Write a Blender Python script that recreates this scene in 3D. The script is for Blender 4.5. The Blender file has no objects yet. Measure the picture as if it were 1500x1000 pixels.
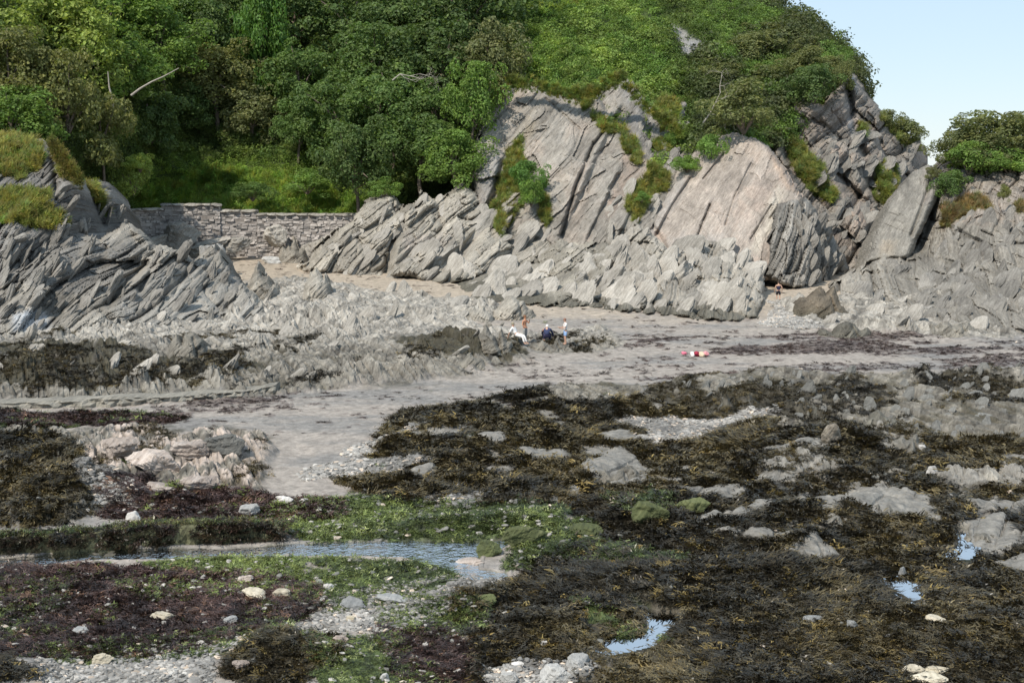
import bpy, bmesh, math, random
import numpy as np
from mathutils import Vector, Matrix, Euler

SC = bpy.context.scene
COL = SC.collection
R = math.radians
# ------------------------------------------------------------------ camera
F, CAMZ, HOR = 2100.0, 12.3, 235.0
PIT = math.atan((500 - HOR) / F)
CP, SP = math.cos(PIT), math.sin(PIT)
cd = bpy.data.cameras.new('camera')
cam = bpy.data.objects.new('camera', cd)
COL.objects.link(cam)
cd.sensor_width = 36
cd.lens = 36 * F / 1500
cd.clip_start = 0.5
cd.clip_end = 20000
cam.location = (0, 0, CAMZ)
cam.rotation_euler = (math.pi / 2 - PIT, 0, 0)
SC.camera = cam
# ------------------------------------------------------------------ sky + sun
SUN = Vector((-0.42, -0.55, 0.80)).normalized()
EL = math.asin(SUN.z)
AZ = math.atan2(SUN.x, SUN.y)          # clockwise from +Y
world = bpy.data.worlds.new('World')
SC.world = world
world.use_nodes = True
nt = world.node_tree
bg = nt.nodes['Background']
sky = nt.nodes.new('ShaderNodeTexSky')
sky.sky_type = 'NISHITA'
sky.sun_disc = False
sky.sun_elevation = EL
sky.sun_rotation = AZ
sky.altitude = 0
sky.air_density = 1.0
sky.dust_density = 0.0
sky.ozone_density = 2.0
veil = nt.nodes.new('ShaderNodeMix'); veil.data_type = 'RGBA'      # thin high cloud, even over the whole sky
veil.inputs[0].default_value = 0.72
veil.inputs[7].default_value = (4.35, 5.5, 6.6, 1)
nt.links.new(sky.outputs[0], veil.inputs[6])
nt.links.new(veil.outputs[2], bg.inputs[0])
bg.inputs[1].default_value = 0.125
sl = bpy.data.lights.new('sun', 'SUN')
sl.energy = 3.9
sl.angle = R(0.6)
sl.color = (1.0, 0.92, 0.81)
so = bpy.data.objects.new('sun', sl)
COL.objects.link(so)
so.rotation_euler = SUN.to_track_quat('Z', 'Y').to_euler()
so.location = (-40, -40, 60)
SC.view_settings.view_transform = 'Standard'
SC.view_settings.look = 'None'
SC.view_settings.exposure = 0.2
SC.view_settings.gamma = 1.0
SC.view_settings.use_curve_mapping = False
SC.render.engine = 'CYCLES'
SC.cycles.max_bounces = 5
SC.cycles.diffuse_bounces = 2
SC.cycles.glossy_bounces = 2
SC.cycles.transmission_bounces = 3
SC.cycles.transparent_max_bounces = 6
SC.cycles.use_denoising = True

rng = np.random.default_rng(7)
random.seed(7)

# ------------------------------------------------------------------ helpers: projection
def ray(px, py):
    u = (np.asarray(px, float) - 750) / F
    v = (500 - np.asarray(py, float)) / F
    y = CP + v * SP
    return u / y, (-SP + v * CP) / y

def W(px, py, d):
    rx, rz = ray(px, py)
    return np.stack([d * rx, d + 0 * rx, CAMZ + d * rz], -1)

def pix(x, y, z):
    zz = z - CAMZ
    fw = y * CP - zz * SP
    up = y * SP + zz * CP
    return 750 + F * x / fw, 500 - F * up / fw

def z0(d):                                   # the beach slopes gently up to the cliffs
    d = np.asarray(d, float)
    return np.where(d > 96.5, 0.030, 0.022) * (d - 96.5)

def d_of_py(py):                             # distance of the bare beach seen at image row py
    _, rz = ray(750.0, py)
    s = 0.030
    d = (CAMZ + s * 96.5) / (s - rz)
    s2 = 0.022
    d2 = (CAMZ + s2 * 96.5) / (s2 - rz)
    return np.where(d > 96.5, d, d2)

def G(px, py, dz=0.0):                       # ground point seen at px, py
    d = float(d_of_py(py))
    p = W(px, py, d)
    return Vector((float(p[0]), float(p[1]), float(p[2]) + dz))

# ------------------------------------------------------------------ helpers: noise
def hsh(ix, iy, s=0):
    n = (ix.astype(np.int64) * 374761393 + iy.astype(np.int64) * 668265263 + (s * 1274126177 + 12345)) & 0xffffffff
    n = ((n ^ (n >> 13)) * 1274126177) & 0xffffffff
    n = ((n ^ (n >> 15)) * 2246822519 & 0xffffffffff) & 0xffffffff
    return ((n ^ (n >> 16)) & 0xffffff) / float(0x1000000)

def vn(x, y, s=0):                           # value noise -1..1
    x = np.asarray(x, float); y = np.asarray(y, float)
    ix = np.floor(x); iy = np.floor(y)
    fx = x - ix; fy = y - iy
    fx = fx * fx * fx * (fx * (fx * 6 - 15) + 10)
    fy = fy * fy * fy * (fy * (fy * 6 - 15) + 10)
    a = hsh(ix, iy, s); b = hsh(ix + 1, iy, s); c = hsh(ix, iy + 1, s); d = hsh(ix + 1, iy + 1, s)
    return (a + (b - a) * fx + (c - a) * fy + (a - b - c + d) * fx * fy) * 2 - 1

def fbm(x, y, s=0, o=4, g=0.5):
    t = 0; w = 1; n = 0
    for k in range(o):
        t = t + w * vn(x, y, s + k * 17)
        n += w; w *= g
        x, y = (x * 0.8 - y * 0.6) * 2.03 + 3.1, (x * 0.6 + y * 0.8) * 2.03 - 1.7
    return t / n

def sstep(a, b, x):
    t = np.clip((x - a) / (b - a), 0, 1)
    return t * t * (3 - 2 * t)

def lerp(a, b, t):
    return a + (b - a) * t

def sdist(px, py, poly, ky=1.0):             # signed distance to polygon, inside > 0
    px = np.asarray(px, float); py = np.asarray(py, float) * ky
    P = np.array(poly, float) * np.array([1, ky])
    best = np.full(px.shape, 1e18)
    ins = np.zeros(px.shape, bool)
    n = len(P)
    for i in range(n):
        ax, ay = P[i]; bx, by = P[(i + 1) % n]
        dx, dy = bx - ax, by - ay
        t = np.clip(((px - ax) * dx + (py - ay) * dy) / (dx * dx + dy * dy + 1e-9), 0, 1)
        q = (px - ax - t * dx) ** 2 + (py - ay - t * dy) ** 2
        best = np.minimum(best, q)
        if ay != by:
            c = ((ay > py) != (by > py)) & (px < (bx - ax) * (py - ay) / (by - ay) + ax)
            ins ^= c
    s = np.sqrt(best)
    return np.where(ins, s, -s)

def ldist(px, py, pts, ky=1.0):              # distance to polyline
    best = np.full(np.shape(px), 1e18)
    for (ax, ay), (bx, by) in zip(pts[:-1], pts[1:]):
        ay *= ky; by *= ky
        dx, dy = bx - ax, by - ay
        t = np.clip(((px - ax) * dx + (py * ky - ay) * dy) / (dx * dx + dy * dy + 1e-9), 0, 1)
        best = np.minimum(best, (px - ax - t * dx) ** 2 + (py * ky - ay - t * dy) ** 2)
    return np.sqrt(best)

def blocks(a, b, t, L, s, tilt=0.8, groove=0.5):
    """bedded rock: rows of thickness t along a, broken into lengths L; each block proud or recessed and tilted"""
    bw = b / t + 0.45 * vn(a / L * 0.45, b / t * 0.4, s + 5)
    r = np.floor(bw); fb = bw - r
    aw = a / L + hsh(r, r * 0, s + 1) * 7 + 0.3 * vn(a / L, b / t, s + 9)
    c = np.floor(aw); fa = aw - c
    h = hsh(r, c, s)
    t1 = (hsh(r, c, s + 2) - 0.5) * tilt
    t2 = (hsh(r, c, s + 3) - 0.35) * tilt
    e = np.minimum(np.minimum(fb, 1 - fb) * t, np.minimum(fa, 1 - fa) * L * 0.7)
    return (h - 0.5) + t1 * (fa - 0.5) + t2 * (fb - 0.5) - groove * np.exp(-(e / (0.12 * t)) ** 2), h

def fins(x, y, sa, sb, s, g1=1.2, g2=3.0, g3=0.9, ang=0.43, occ=0.9):
    """upper envelope of tilted wedges: bedding face rising to the right, steep face behind it"""
    ca, sn = math.cos(ang), math.sin(ang)
    b = x * ca + y * sn
    a = -x * sn + y * ca
    ia = np.floor(a / sa); ib = np.floor(b / sb)
    out = np.zeros(np.shape(x))
    for da in (-1, 0, 1):
        for db in (-1, 0, 1, 2):
            ja = ia + da; jb = ib + db
            u = hsh(ja, jb, s); v = hsh(ja, jb, s + 1); w = hsh(ja, jb, s + 2); k = hsh(ja, jb, s + 3)
            qa = a - (ja + 0.15 + 0.7 * u) * sa
            qb = b - (jb + 0.15 + 0.7 * v) * sb
            rt = (k - 0.5) * 0.9
            qb2 = qb + rt * qa
            hi = sb * (0.12 + 0.88 * w ** 1.7) * (k < occ)
            z = np.minimum(hi + g1 * qb2, hi - g2 * qb2)
            z = np.minimum(z, hi * 0.95 + g3 * (0.32 * sa - np.abs(qa + 0.3 * qb)) )
            out = np.maximum(out, z)
    return out

# ------------------------------------------------------------------ helpers: meshes and objects
def mesh_np(name, V, Q, smooth=False):
    """Q: (n,4) or (n,3) int array"""
    V = np.ascontiguousarray(V, dtype=np.float32); Q = np.ascontiguousarray(Q, dtype=np.int32)
    me = bpy.data.meshes.new(name)
    k = Q.shape[1]
    me.vertices.add(len(V)); me.vertices.foreach_set('co', V.ravel())
    me.loops.add(Q.size); me.loops.foreach_set('vertex_index', Q.ravel())
    me.polygons.add(len(Q)); me.polygons.foreach_set('loop_start', np.arange(0, Q.size, k, dtype=np.int32))
    me.polygons.foreach_set('use_smooth', np.full(len(Q), smooth, bool))
    me.update(calc_edges=True)
    return me

def vcol(me, C, name='col'):
    C = np.asarray(C, np.float32)
    if C.shape[1] == 3:
        C = np.concatenate([C, np.full((len(C), 1), 0.85, np.float32)], 1)
    at = me.color_attributes.new(name, 'FLOAT_COLOR', 'POINT')
    at.data.foreach_set('color', np.ascontiguousarray(C).ravel())

def obj(name, me, mat=None, parent=None):
    o = bpy.data.objects.new(name, me)
    COL.objects.link(o)
    if mat and me is not None:
        if len(me.materials) == 0:
            me.materials.append(mat)
    if parent: o.parent = parent
    return o

def tag(o, label=None, cat=None, group=None, kind=None):
    if label: o['label'] = label
    if cat: o['category'] = cat
    if group: o['group'] = group
    if kind: o['kind'] = kind
    return o

def empty(name, loc=(0, 0, 0), rz=0):
    o = bpy.data.objects.new(name, None)
    COL.objects.link(o)
    o.location = loc; o.rotation_euler = (0, 0, rz)
    o.empty_display_size = 0.2
    return o

# ------------------------------------------------------------------ materials
class NT:
    def __init__(s, name):
        s.m = bpy.data.materials.new(name); s.m.use_nodes = True
        s.t = s.m.node_tree; s.b = s.t.nodes['Principled BSDF']
    def n(s, typ, **k):
        x = s.t.nodes.new('ShaderNode' + typ)
        for a, v in k.items(): setattr(x, a, v)
        return x
    def l(s, a, b): s.t.links.new(a, b)
    def noise(s, vec, sc, det=3, rough=0.55):
        x = s.n('TexNoise'); x.inputs['Scale'].default_value = sc; x.inputs['Detail'].default_value = det
        x.inputs['Roughness'].default_value = rough
        if vec is not None: s.l(vec, x.inputs['Vector'])
        return x.outputs['Fac']
    def mapr(s, v, a, b, c, d):
        x = s.n('MapRange'); s.l(v, x.inputs['Value'])
        for i, q in zip(('From Min', 'From Max', 'To Min', 'To Max'), (a, b, c, d)): x.inputs[i].default_value = q
        return x.outputs[0]
    def mul(s, a, b, op='MULTIPLY'):
        x = s.n('Math', operation=op)
        for i, q in enumerate((a, b)):
            if isinstance(q, (int, float)): x.inputs[i].default_value = q
            else: s.l(q, x.inputs[i])
        return x.outputs[0]
    def mix(s, f, a, b, mode='MIX'):
        x = s.n('Mix', data_type='RGBA', blend_type=mode)
        for i, q in zip((0, 6, 7), (f, a, b)):
            if isinstance(q, (int, float)): x.inputs[i].default_value = q
            elif isinstance(q, tuple): x.inputs[i].default_value = q if len(q) == 4 else q + (1,)
            else: s.l(q, x.inputs[i])
        return x.outputs[2]
    def ramp(s, f, stops):
        x = s.n('ValToRGB'); s.l(f, x.inputs[0])
        e = x.color_ramp.elements
        while len(e) < len(stops): e.new(0.5)
        for q, (p, c) in zip(e, stops):
            q.position = p; q.color = c if len(c) == 4 else c + (1,)
        return x.outputs[0]
    def scale_col(s, col, f):               # colour times a value
        x = s.n('VectorMath', operation='SCALE'); s.l(col, x.inputs[0]); s.l(f, x.inputs['Scale'])
        return x.outputs[0]
    def bump(s, h, st, dist, nrm=None):
        x = s.n('Bump'); x.inputs['Strength'].default_value = st; x.inputs['Distance'].default_value = dist
        s.l(h, x.inputs['Height'])
        if nrm: s.l(nrm, x.inputs['Normal'])
        return x.outputs[0]

def bed_vec(n, ang=56, sq=(1, 1, 5), yaw=5):
    """world position turned so that local z runs across the bedding"""
    g = n.n('NewGeometry')
    m = n.n('Mapping', vector_type='POINT')
    m.inputs['Rotation'].default_value = (R(yaw), R(ang), 0)
    n.l(g.outputs['Position'], m.inputs['Vector'])
    m2 = n.n('Mapping', vector_type='POINT'); m2.inputs['Scale'].default_value = sq
    n.l(m.outputs[0], m2.inputs['Vector'])
    return m2.outputs[0], g

def mat_terrain(name, bump_d=0.12, bed=True):
    n = NT(name)
    at = n.n('VertexColor', layer_name='col')
    v, g = bed_vec(n, 52, (0.7, 0.35, 5) if bed else (1, 1, 1))
    f1 = n.noise(v, 2.2, 4, 0.65)
    f2 = n.noise(g.outputs['Position'], 5.5, 4, 0.7)
    k = n.mul(n.mapr(f1, 0.25, 0.75, 0.62, 1.36), n.mapr(f2, 0.2, 0.8, 0.7, 1.3))
    n.l(n.scale_col(at.outputs['Color'], k), n.b.inputs['Base Color'])
    n.l(at.outputs['Alpha'], n.b.inputs['Roughness'])
    h = n.mul(f1, n.mul(f2, 0.7), 'ADD')
    n.l(n.bump(h, 0.8, bump_d), n.b.inputs['Normal'])
    n.b.inputs['Specular IOR Level'].default_value = 0.3
    return n.m

def mat_rock(name, c1, c2, c3, tide=0.0, bump_d=0.10, stain=(0.05, 0.045, 0.032), rough=0.85):
    """bedded slate; below the tide line (a height in metres) weed and wet stain darken it"""
    n = NT(name)
    v, g = bed_vec(n, 54, (0.6, 0.35, 6))
    f1 = n.noise(v, 1.6, 5, 0.65)
    f2 = n.noise(g.outputs['Position'], 0.35, 3)
    f3 = n.noise(g.outputs['Position'], 7, 4, 0.7)
    c = n.ramp(n.mul(n.mul(f1, 0.6), n.mul(f2, 0.4), 'ADD'), [(0.34, c1), (0.5, c2), (0.66, c3)])
    oi = n.n('ObjectInfo')
    c = n.scale_col(c, n.mul(n.mapr(oi.outputs['Random'], 0, 1, 0.78, 1.18), n.mapr(f3, 0.2, 0.8, 0.7, 1.3)))
    sep = n.n('SeparateXYZ'); n.l(g.outputs['Position'], sep.inputs[0])
    zt = n.mul(sep.outputs['Z'], n.mapr(f2, 0.3, 0.7, -0.5, 0.5), 'ADD')
    c = n.mix(n.mapr(zt, tide - 0.35, tide + 0.25, 0.85, 0.0), c, stain)
    n.l(c, n.b.inputs['Base Color'])
    n.b.inputs['Roughness'].default_value = rough
    n.b.inputs['Specular IOR Level'].default_value = 0.3
    n.l(n.bump(n.mul(f1, n.mul(f3, 0.6), 'ADD'), 0.85, bump_d), n.b.inputs['Normal'])
    return n.m

def mat_leaf(name, use='OBJECT', rough=0.55, trans=0.35, var=0.35, hue=0.7):
    n = NT(name)
    if use == 'OBJECT':
        oi = n.n('ObjectInfo'); base = oi.outputs['Color']
    else:
        at = n.n('Attribute', attribute_type='INSTANCER', attribute_name='tint'); base = at.outputs['Color']
    g = n.n('NewGeometry')
    f = n.mapr(g.outputs['Random Per Island'], 0, 1, 1 - var, 1 + var)
    f2 = n.mapr(n.noise(g.outputs['Position'], 0.55, 2), 0.3, 0.7, 0.78, 1.22)
    c = n.scale_col(base, n.mul(f, f2))
    f3 = n.mapr(n.noise(g.outputs['Position'], 0.9, 3, .6), 0.42, 0.68, 0.0, hue)
    c = n.mix(f3, c, n.mix(1.0, c, (1.4, 1.18, 0.8, 1), 'MULTIPLY'))
    n.l(c, n.b.inputs['Base Color'])
    n.b.inputs['Roughness'].default_value = rough
    n.b.inputs['Specular IOR Level'].default_value = 0.25
    if trans:
        tr = n.n('BsdfTranslucent'); ms = n.n('MixShader'); ms.inputs[0].default_value = trans
        c2 = n.mix(1.0, c, (1.25, 1.35, 0.6, 1), 'MULTIPLY')
        n.l(c2, tr.inputs['Color'])
        n.l(n.b.outputs[0], ms.inputs[1]); n.l(tr.outputs[0], ms.inputs[2])
        n.l(ms.outputs[0], n.t.nodes['Material Output'].inputs['Surface'])
    return n.m

def mat_plain(name, c, rough=0.8, var=0.2, sc=8.0, bump_d=0.01):
    n = NT(name)
    tc = n.n('TexCoord')
    f = n.noise(tc.outputs['Object'], sc, 3, 0.6)
    x = n.n('RGB'); x.outputs[0].default_value = c + (1,)
    n.l(n.scale_col(x.outputs[0], n.mapr(f, 0.25, 0.75, 1 - var, 1 + var)), n.b.inputs['Base Color'])
    n.b.inputs['Roughness'].default_value = rough
    n.b.inputs['Specular IOR Level'].default_value = 0.3
    n.l(n.bump(f, 0.4, bump_d), n.b.inputs['Normal'])
    return n.m

M_TER = mat_terrain('beach_surface', 0.09, False)
M_CLIFF = mat_terrain('cliff_surface', 0.16)
M_HILL = mat_terrain('hill_soil', 0.2, False)
M_LEAF = mat_leaf('leaf')
M_COVER = mat_leaf('cover_leaf', 'INST')
M_WEED = mat_leaf('wet_weed', 'INST', 0.32, 0.0, 0.5, 0.35)
M_PEB = mat_leaf('pebble', 'INST', 0.8, 0.0, 0.15, 0.0)
M_BARK = mat_plain('bark', (0.16, 0.13, 0.10), 0.9, 0.35, 6, 0.03)
M_PALEBARK = mat_plain('pale_bark', (0.36, 0.33, 0.28), 0.9, 0.3, 6, 0.02)
M_ROCKP = mat_rock('pale_slate', (0.185, 0.172, 0.15), (0.325, 0.303, 0.266), (0.46, 0.432, 0.385), 0.35)
M_ROCKD = mat_rock('dark_slate', (0.12, 0.113, 0.101), (0.22, 0.207, 0.185), (0.33, 0.313, 0.28), 0.2)
M_ROCKF = mat_rock('foreshore_rock', (0.10, 0.10, 0.09), (0.17, 0.168, 0.155), (0.26, 0.255, 0.235), -1.9)  # wet algae-stained tone, with some cloud shade put into the colour
M_STONE = mat_rock('loose_stone', (0.26, 0.25, 0.23), (0.40, 0.385, 0.36), (0.55, 0.53, 0.50), -5, 0.02)

# ------------------------------------------------------------------ scatter of stuff (geometry nodes)
TPL = {}
def template(key, meshes):
    c = bpy.data.collections.new('template_' + key)
    for i, me in enumerate(meshes):
        c.objects.link(bpy.data.objects.new('%s_%02d' % (key, i), me))
    TPL[key] = (c, len(meshes))

def scatter(name, key, P, rot, scl, tint):
    coll, k = TPL[key]
    n = len(P)
    me = bpy.data.meshes.new(name)
    me.vertices.add(n); me.vertices.foreach_set('co', np.ascontiguousarray(P, np.float32).ravel())
    for nm, ar in (('rot', rot), ('scl', scl)):
        a = me.attributes.new(nm, 'FLOAT_VECTOR', 'POINT'); a.data.foreach_set('vector', np.ascontiguousarray(ar, np.float32).ravel())
    a = me.attributes.new('tint', 'FLOAT_COLOR', 'POINT')
    t4 = np.concatenate([tint, np.ones((n, 1))], 1).astype(np.float32)
    a.data.foreach_set('color', np.ascontiguousarray(t4).ravel())
    a = me.attributes.new('idx', 'INT', 'POINT'); a.data.foreach_set('value', rng.integers(0, k, n).astype(np.int32))
    o = bpy.data.objects.new(name, me); COL.objects.link(o)
    gn = bpy.data.node_groups.new(name + '_scatter', 'GeometryNodeTree')
    gn.interface.new_socket('Geometry', in_out='INPUT', socket_type='NodeSocketGeometry')
    gn.interface.new_socket('Geometry', in_out='OUTPUT', socket_type='NodeSocketGeometry')
    N = gn.nodes
    gi = N.new('NodeGroupInput'); go = N.new('NodeGroupOutput')
    ci = N.new('GeometryNodeCollectionInfo'); ci.inputs['Collection'].default_value = coll
    ci.inputs['Separate Children'].default_value = True; ci.inputs['Reset Children'].default_value = True
    ip = N.new('GeometryNodeInstanceOnPoints'); ip.inputs['Pick Instance'].default_value = True
    def na(nm, ty):
        x = N.new('GeometryNodeInputNamedAttribute'); x.data_type = ty; x.inputs['Name'].default_value = nm
        return next(s for s in x.outputs if s.enabled and s.name == 'Attribute')
    L = gn.links.new
    L(gi.outputs[0], ip.inputs['Points']); L(ci.outputs[0], ip.inputs['Instance'])
    L(na('idx', 'INT'), ip.inputs['Instance Index'])
    L(na('rot', 'FLOAT_VECTOR'), ip.inputs['Rotation']); L(na('scl', 'FLOAT_VECTOR'), ip.inputs['Scale'])
    L(ip.outputs[0], go.inputs[0])
    md = o.modifiers.new('scatter', 'NODES'); md.node_group = gn
    o['kind'] = 'stuff'
    return o

def leaf_quads(P, N, size, r, bend=0.25, asp=0.62):
    """two-triangle folded leaves at P facing N"""
    n = len(P)
    up = r.normal(size=(n, 3)); 
    t = np.cross(N, up); t /= np.linalg.norm(t, axis=1, keepdims=True) + 1e-9
    b = np.cross(N, t)
    s = (size * (0.65 + 0.7 * r.random(n)))[:, None]
    V = np.empty((n, 4, 3))
    V[:, 0] = P - t * s
    V[:, 1] = P - b * s * asp + N * s * bend
    V[:, 2] = P + t * s
    V[:, 3] = P + b * s * asp + N * s * bend
    Q = np.arange(n * 4).reshape(n, 4)
    return V.reshape(-1, 3), Q

def unit(v):
    return v / (np.linalg.norm(v, axis=-1, keepdims=True) + 1e-9)

def clump_mesh(name, seed, nl, size, flat=0.7, mat=None):
    r = np.random.default_rng(seed)
    d = unit(r.normal(size=(nl, 3))); d[:, 2] = np.abs(d[:, 2]) * 1.0 - 0.05
    P = d * (0.35 + 0.65 * r.random((nl, 1)) ** 0.4) * np.array([1, 1, flat]) * (0.75 + 0.35 * r.random((nl, 1)))
    N = unit(d * 0.8 + r.normal(size=(nl, 3)) * 0.55 + np.array([0, 0, 0.35]))
    V, Q = leaf_quads(P, N, size, r)
    me = mesh_np(name, V, Q, False)
    if mat: me.materials.append(mat)
    return me

def blade_mesh(name, seed, nb, length, width, lean, mat, segs=3, droop=0.5, spread=0.35, comb=None):
    """grass blades / weed fronds: ribbons that lean and droop"""
    r = np.random.default_rng(seed)
    V = []; Q = []
    for i in range(nb):
        th = r.random() * 6.283 if comb is None else -1.571 + comb * r.normal(); rad = spread * math.sqrt(r.random())
        p = np.array([rad * math.cos(r.random() * 6.283), rad * math.sin(r.random() * 6.283), 0.0])
        L = length * (0.55 + 0.7 * r.random()); a = lean * (0.4 + r.random())
        w = width * (0.6 + 0.8 * r.random())
        side = np.array([-math.sin(th), math.cos(th), 0.25 * (r.random() - .5)]) * w
        base = len(V)
        for k in range(segs + 1):
            V += [p - side * (1 - 0.75 * (k / segs) ** 2), p + side * (1 - 0.75 * (k / segs) ** 2)]
            st = L / segs
            p = p + np.array([math.cos(th) * math.sin(a), math.sin(th) * math.sin(a), math.cos(a)]) * st
            if p[2] < 0.015 + 0.05 * r.random(): p[2] = 0.015 + 0.05 * r.random()
            a += droop * (0.6 + 0.8 * r.random()); th += (r.random() - .5) * 0.8
        for k in range(segs):
            q = base + 2 * k
            Q.append((q, q + 1, q + 3, q + 2))
    me = mesh_np(name, np.array(V), np.array(Q), True)
    me.materials.append(mat)
    return me

def rock_mesh(name, seed, scale=(1, 1, 1), n=18, planes=16, rough=0.05, strat=0.0, mat=None, pit=0.0, smooth=False):
    """convex faceted block, worn and layered: a thing-sized stone"""
    r = np.random.default_rng(seed)
    g = np.linspace(-1, 1, n + 1)
    VV = []; QQ = []; off = 0
    for ax in range(3):
        for sg in (-1, 1):
            a, b = np.meshgrid(np.tan(g * math.pi / 4), np.tan(g * math.pi / 4), indexing='ij')
            P = np.empty(a.shape + (3,)); P[..., ax] = sg
            P[..., (ax + 1) % 3] = a * (1 if sg > 0 else -1); P[..., (ax + 2) % 3] = b
            VV.append(P.reshape(-1, 3))
            i = np.arange((n + 1) ** 2).reshape(n + 1, n + 1)
            QQ.append(np.stack([i[:-1, :-1], i[1:, :-1], i[1:, 1:], i[:-1, 1:]], -1).reshape(-1, 4) + off)
            off += (n + 1) ** 2
    D = unit(np.concatenate(VV)); Q = np.concatenate(QQ)
    N = unit(r.normal(size=(planes, 3)))
    N[:2] = unit(np.array([[0.05, 0.02, 1], [-0.04, 0.05, -1]]))
    H = 0.72 + 0.33 * r.random(planes); H[:2] = 0.8
    dot = D @ N.T
    rad = np.min(np.where(dot > 0.05, H / np.maximum(dot, 0.05), 9), 1)
    rad = np.minimum(rad, 1.25)
    P = D * rad[:, None]
    q = P * 2.2
    nz = fbm(q[:, 0] + q[:, 2] * 0.7 + seed, q[:, 1] - q[:, 2] * 0.9, seed % 97, 5, 0.6)
    P = P * (1 + rough * 2.2 * nz)[:, None]
    if strat:
        lay = np.floor(P[:, 2] * 4.5 + 0.6 * nz)
        P[:, :2] *= (1 + strat * (hsh(lay, lay * 0, seed) - 0.5))[:, None]
    # merge seam vertices
    key = np.round(D * 4000).astype(np.int64)
    _, first, inv = np.unique(key, axis=0, return_index=True, return_inverse=True)
    P = P[first] * np.array(scale); Q = inv.reshape(-1)[Q]
    me = mesh_np(name, P, Q, smooth)
    if mat: me.materials.append(mat)
    return me
# ================================================================== THE BEACH (one sheet)
WATER = [   # name, outline (pixels on the bare beach), depth
    ('stream', [(-60, 822), (60, 808), (180, 800), (330, 801), (420, 795), (500, 792), (600, 791), (690, 793), (742, 788), (752, 794), (728, 804), (706, 812), (702, 832), (745, 838), (748, 850), (690, 852), (650, 830), (590, 814), (430, 812), (250, 817), (100, 822), (-60, 838)]),
    ('rock_pool', [(905, 872), (938, 880), (960, 892), (1006, 897), (1004, 908), (975, 922), (955, 940), (925, 948), (893, 955), (872, 944), (886, 935), (930, 930), (945, 915), (940, 900)]),
    ('rock_pool', [(1400, 768), (1420, 772), (1424, 800), (1408, 815), (1393, 812), (1403, 795), (1396, 782)]),
    ('rock_pool', [(1268, 836), (1300, 846), (1320, 856), (1345, 862), (1350, 880), (1335, 880), (1318, 870), (1298, 860), (1280, 848)]),
    ('rock_pool', [(846, 908), (872, 905), (880, 916), (862, 918)]),
    ('rock_pool', [(1012, 975), (1036, 976), (1034, 984), (1014, 983)]),
]
SANDWET = [(180, 612), (330, 588), (560, 562), (800, 541), (940, 525), (1000, 540), (850, 566), (700, 586), (560, 602), (480, 622), (440, 648), (470, 690), (430, 722), (385, 712), (405, 660), (380, 640), (250, 640)]
BROWN = [[(505, 700), (560, 640), (600, 606), (720, 588), (840, 566), (960, 596), (1110, 606), (1240, 640), (1560, 660), (1560, 1020), (700, 1020), (690, 935), (640, 905), (700, 865), (760, 850), (800, 812), (880, 770), (760, 752), (600, 748), (520, 722)],
         [(320, 968), (400, 925), (450, 915), (500, 940), (505, 985), (420, 1010), (330, 990)], [(-60, 970), (30, 968), (70, 1010), (-60, 1030)],
         [(640, 880), (700, 855), (740, 872), (730, 895), (660, 900)],
         [(-60, 505), (120, 510), (240, 530), (330, 525), (420, 540), (300, 560), (120, 580), (-60, 560)],
         [(-60, 630), (60, 640), (130, 690), (150, 740), (90, 770), (-60, 770)],
         [(560, 505), (700, 500), (770, 515), (740, 535), (620, 530)]]
RED = [[(-60, 830), (150, 826), (360, 832), (460, 860), (470, 890), (380, 930), (240, 962), (-60, 968)], [(530, 925), (640, 918), (700, 940), (720, 1010), (600, 1020), (540, 950)],
       [(150, 700), (400, 725), (520, 735), (500, 760), (300, 768), (150, 755)], [(-60, 606), (150, 602), (290, 612), (180, 630), (-60, 628)]]
ALGAE = [[(400, 738), (520, 728), (640, 740), (830, 752), (830, 790), (740, 800), (600, 790), (420, 790), (330, 770)],
         [(180, 820), (420, 812), (640, 820), (690, 850), (600, 880), (470, 900), (340, 850)],
         [(540, 890), (640, 876), (730, 890), (730, 925), (640, 940), (540, 920)], [(430, 940), (560, 935), (650, 990), (700, 1020), (480, 1020)],
         [(740, 778), (860, 765), (880, 790), (1000, 822), (1010, 840), (900, 840), (820, 820), (740, 840)], [(-60, 845), (60, 845), (110, 880), (40, 940), (-60, 940)],
         [(880, 735), (960, 728), (990, 755), (930, 770), (885, 760)], [(830, 885), (920, 915), (980, 940), (900, 950)],
         [(520, 786), (620, 772), (720, 766), (830, 758), (835, 776), (720, 790), (600, 796)], [(60, 940), (330, 925), (420, 905), (420, 935), (300, 965), (80, 975)], [(150, 845), (330, 850), (380, 870), (220, 880)]]
SHINGLE = [[(905, 612), (960, 616), (1110, 606), (1140, 612), (1060, 632), (1040, 645), (930, 654), (945, 636)], [(500, 662), (640, 636), (560, 660), (505, 672)], [(440, 690), (560, 676), (640, 690), (560, 700), (450, 706)],
           [(60, 965), (330, 940), (560, 930), (720, 870), (760, 850), (690, 842), (560, 850), (480, 880), (400, 930), (300, 968), (330, 1020), (60, 1020)], [(1120, 440), (1210, 455), (1200, 485), (1120, 474)], [(110, 700), (170, 695), (210, 740), (130, 742)],
           [(640, 735), (700, 728), (700, 752), (620, 745)], [(720, 975), (800, 960), (880, 985), (860, 1020), (720, 1020)]]
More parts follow.
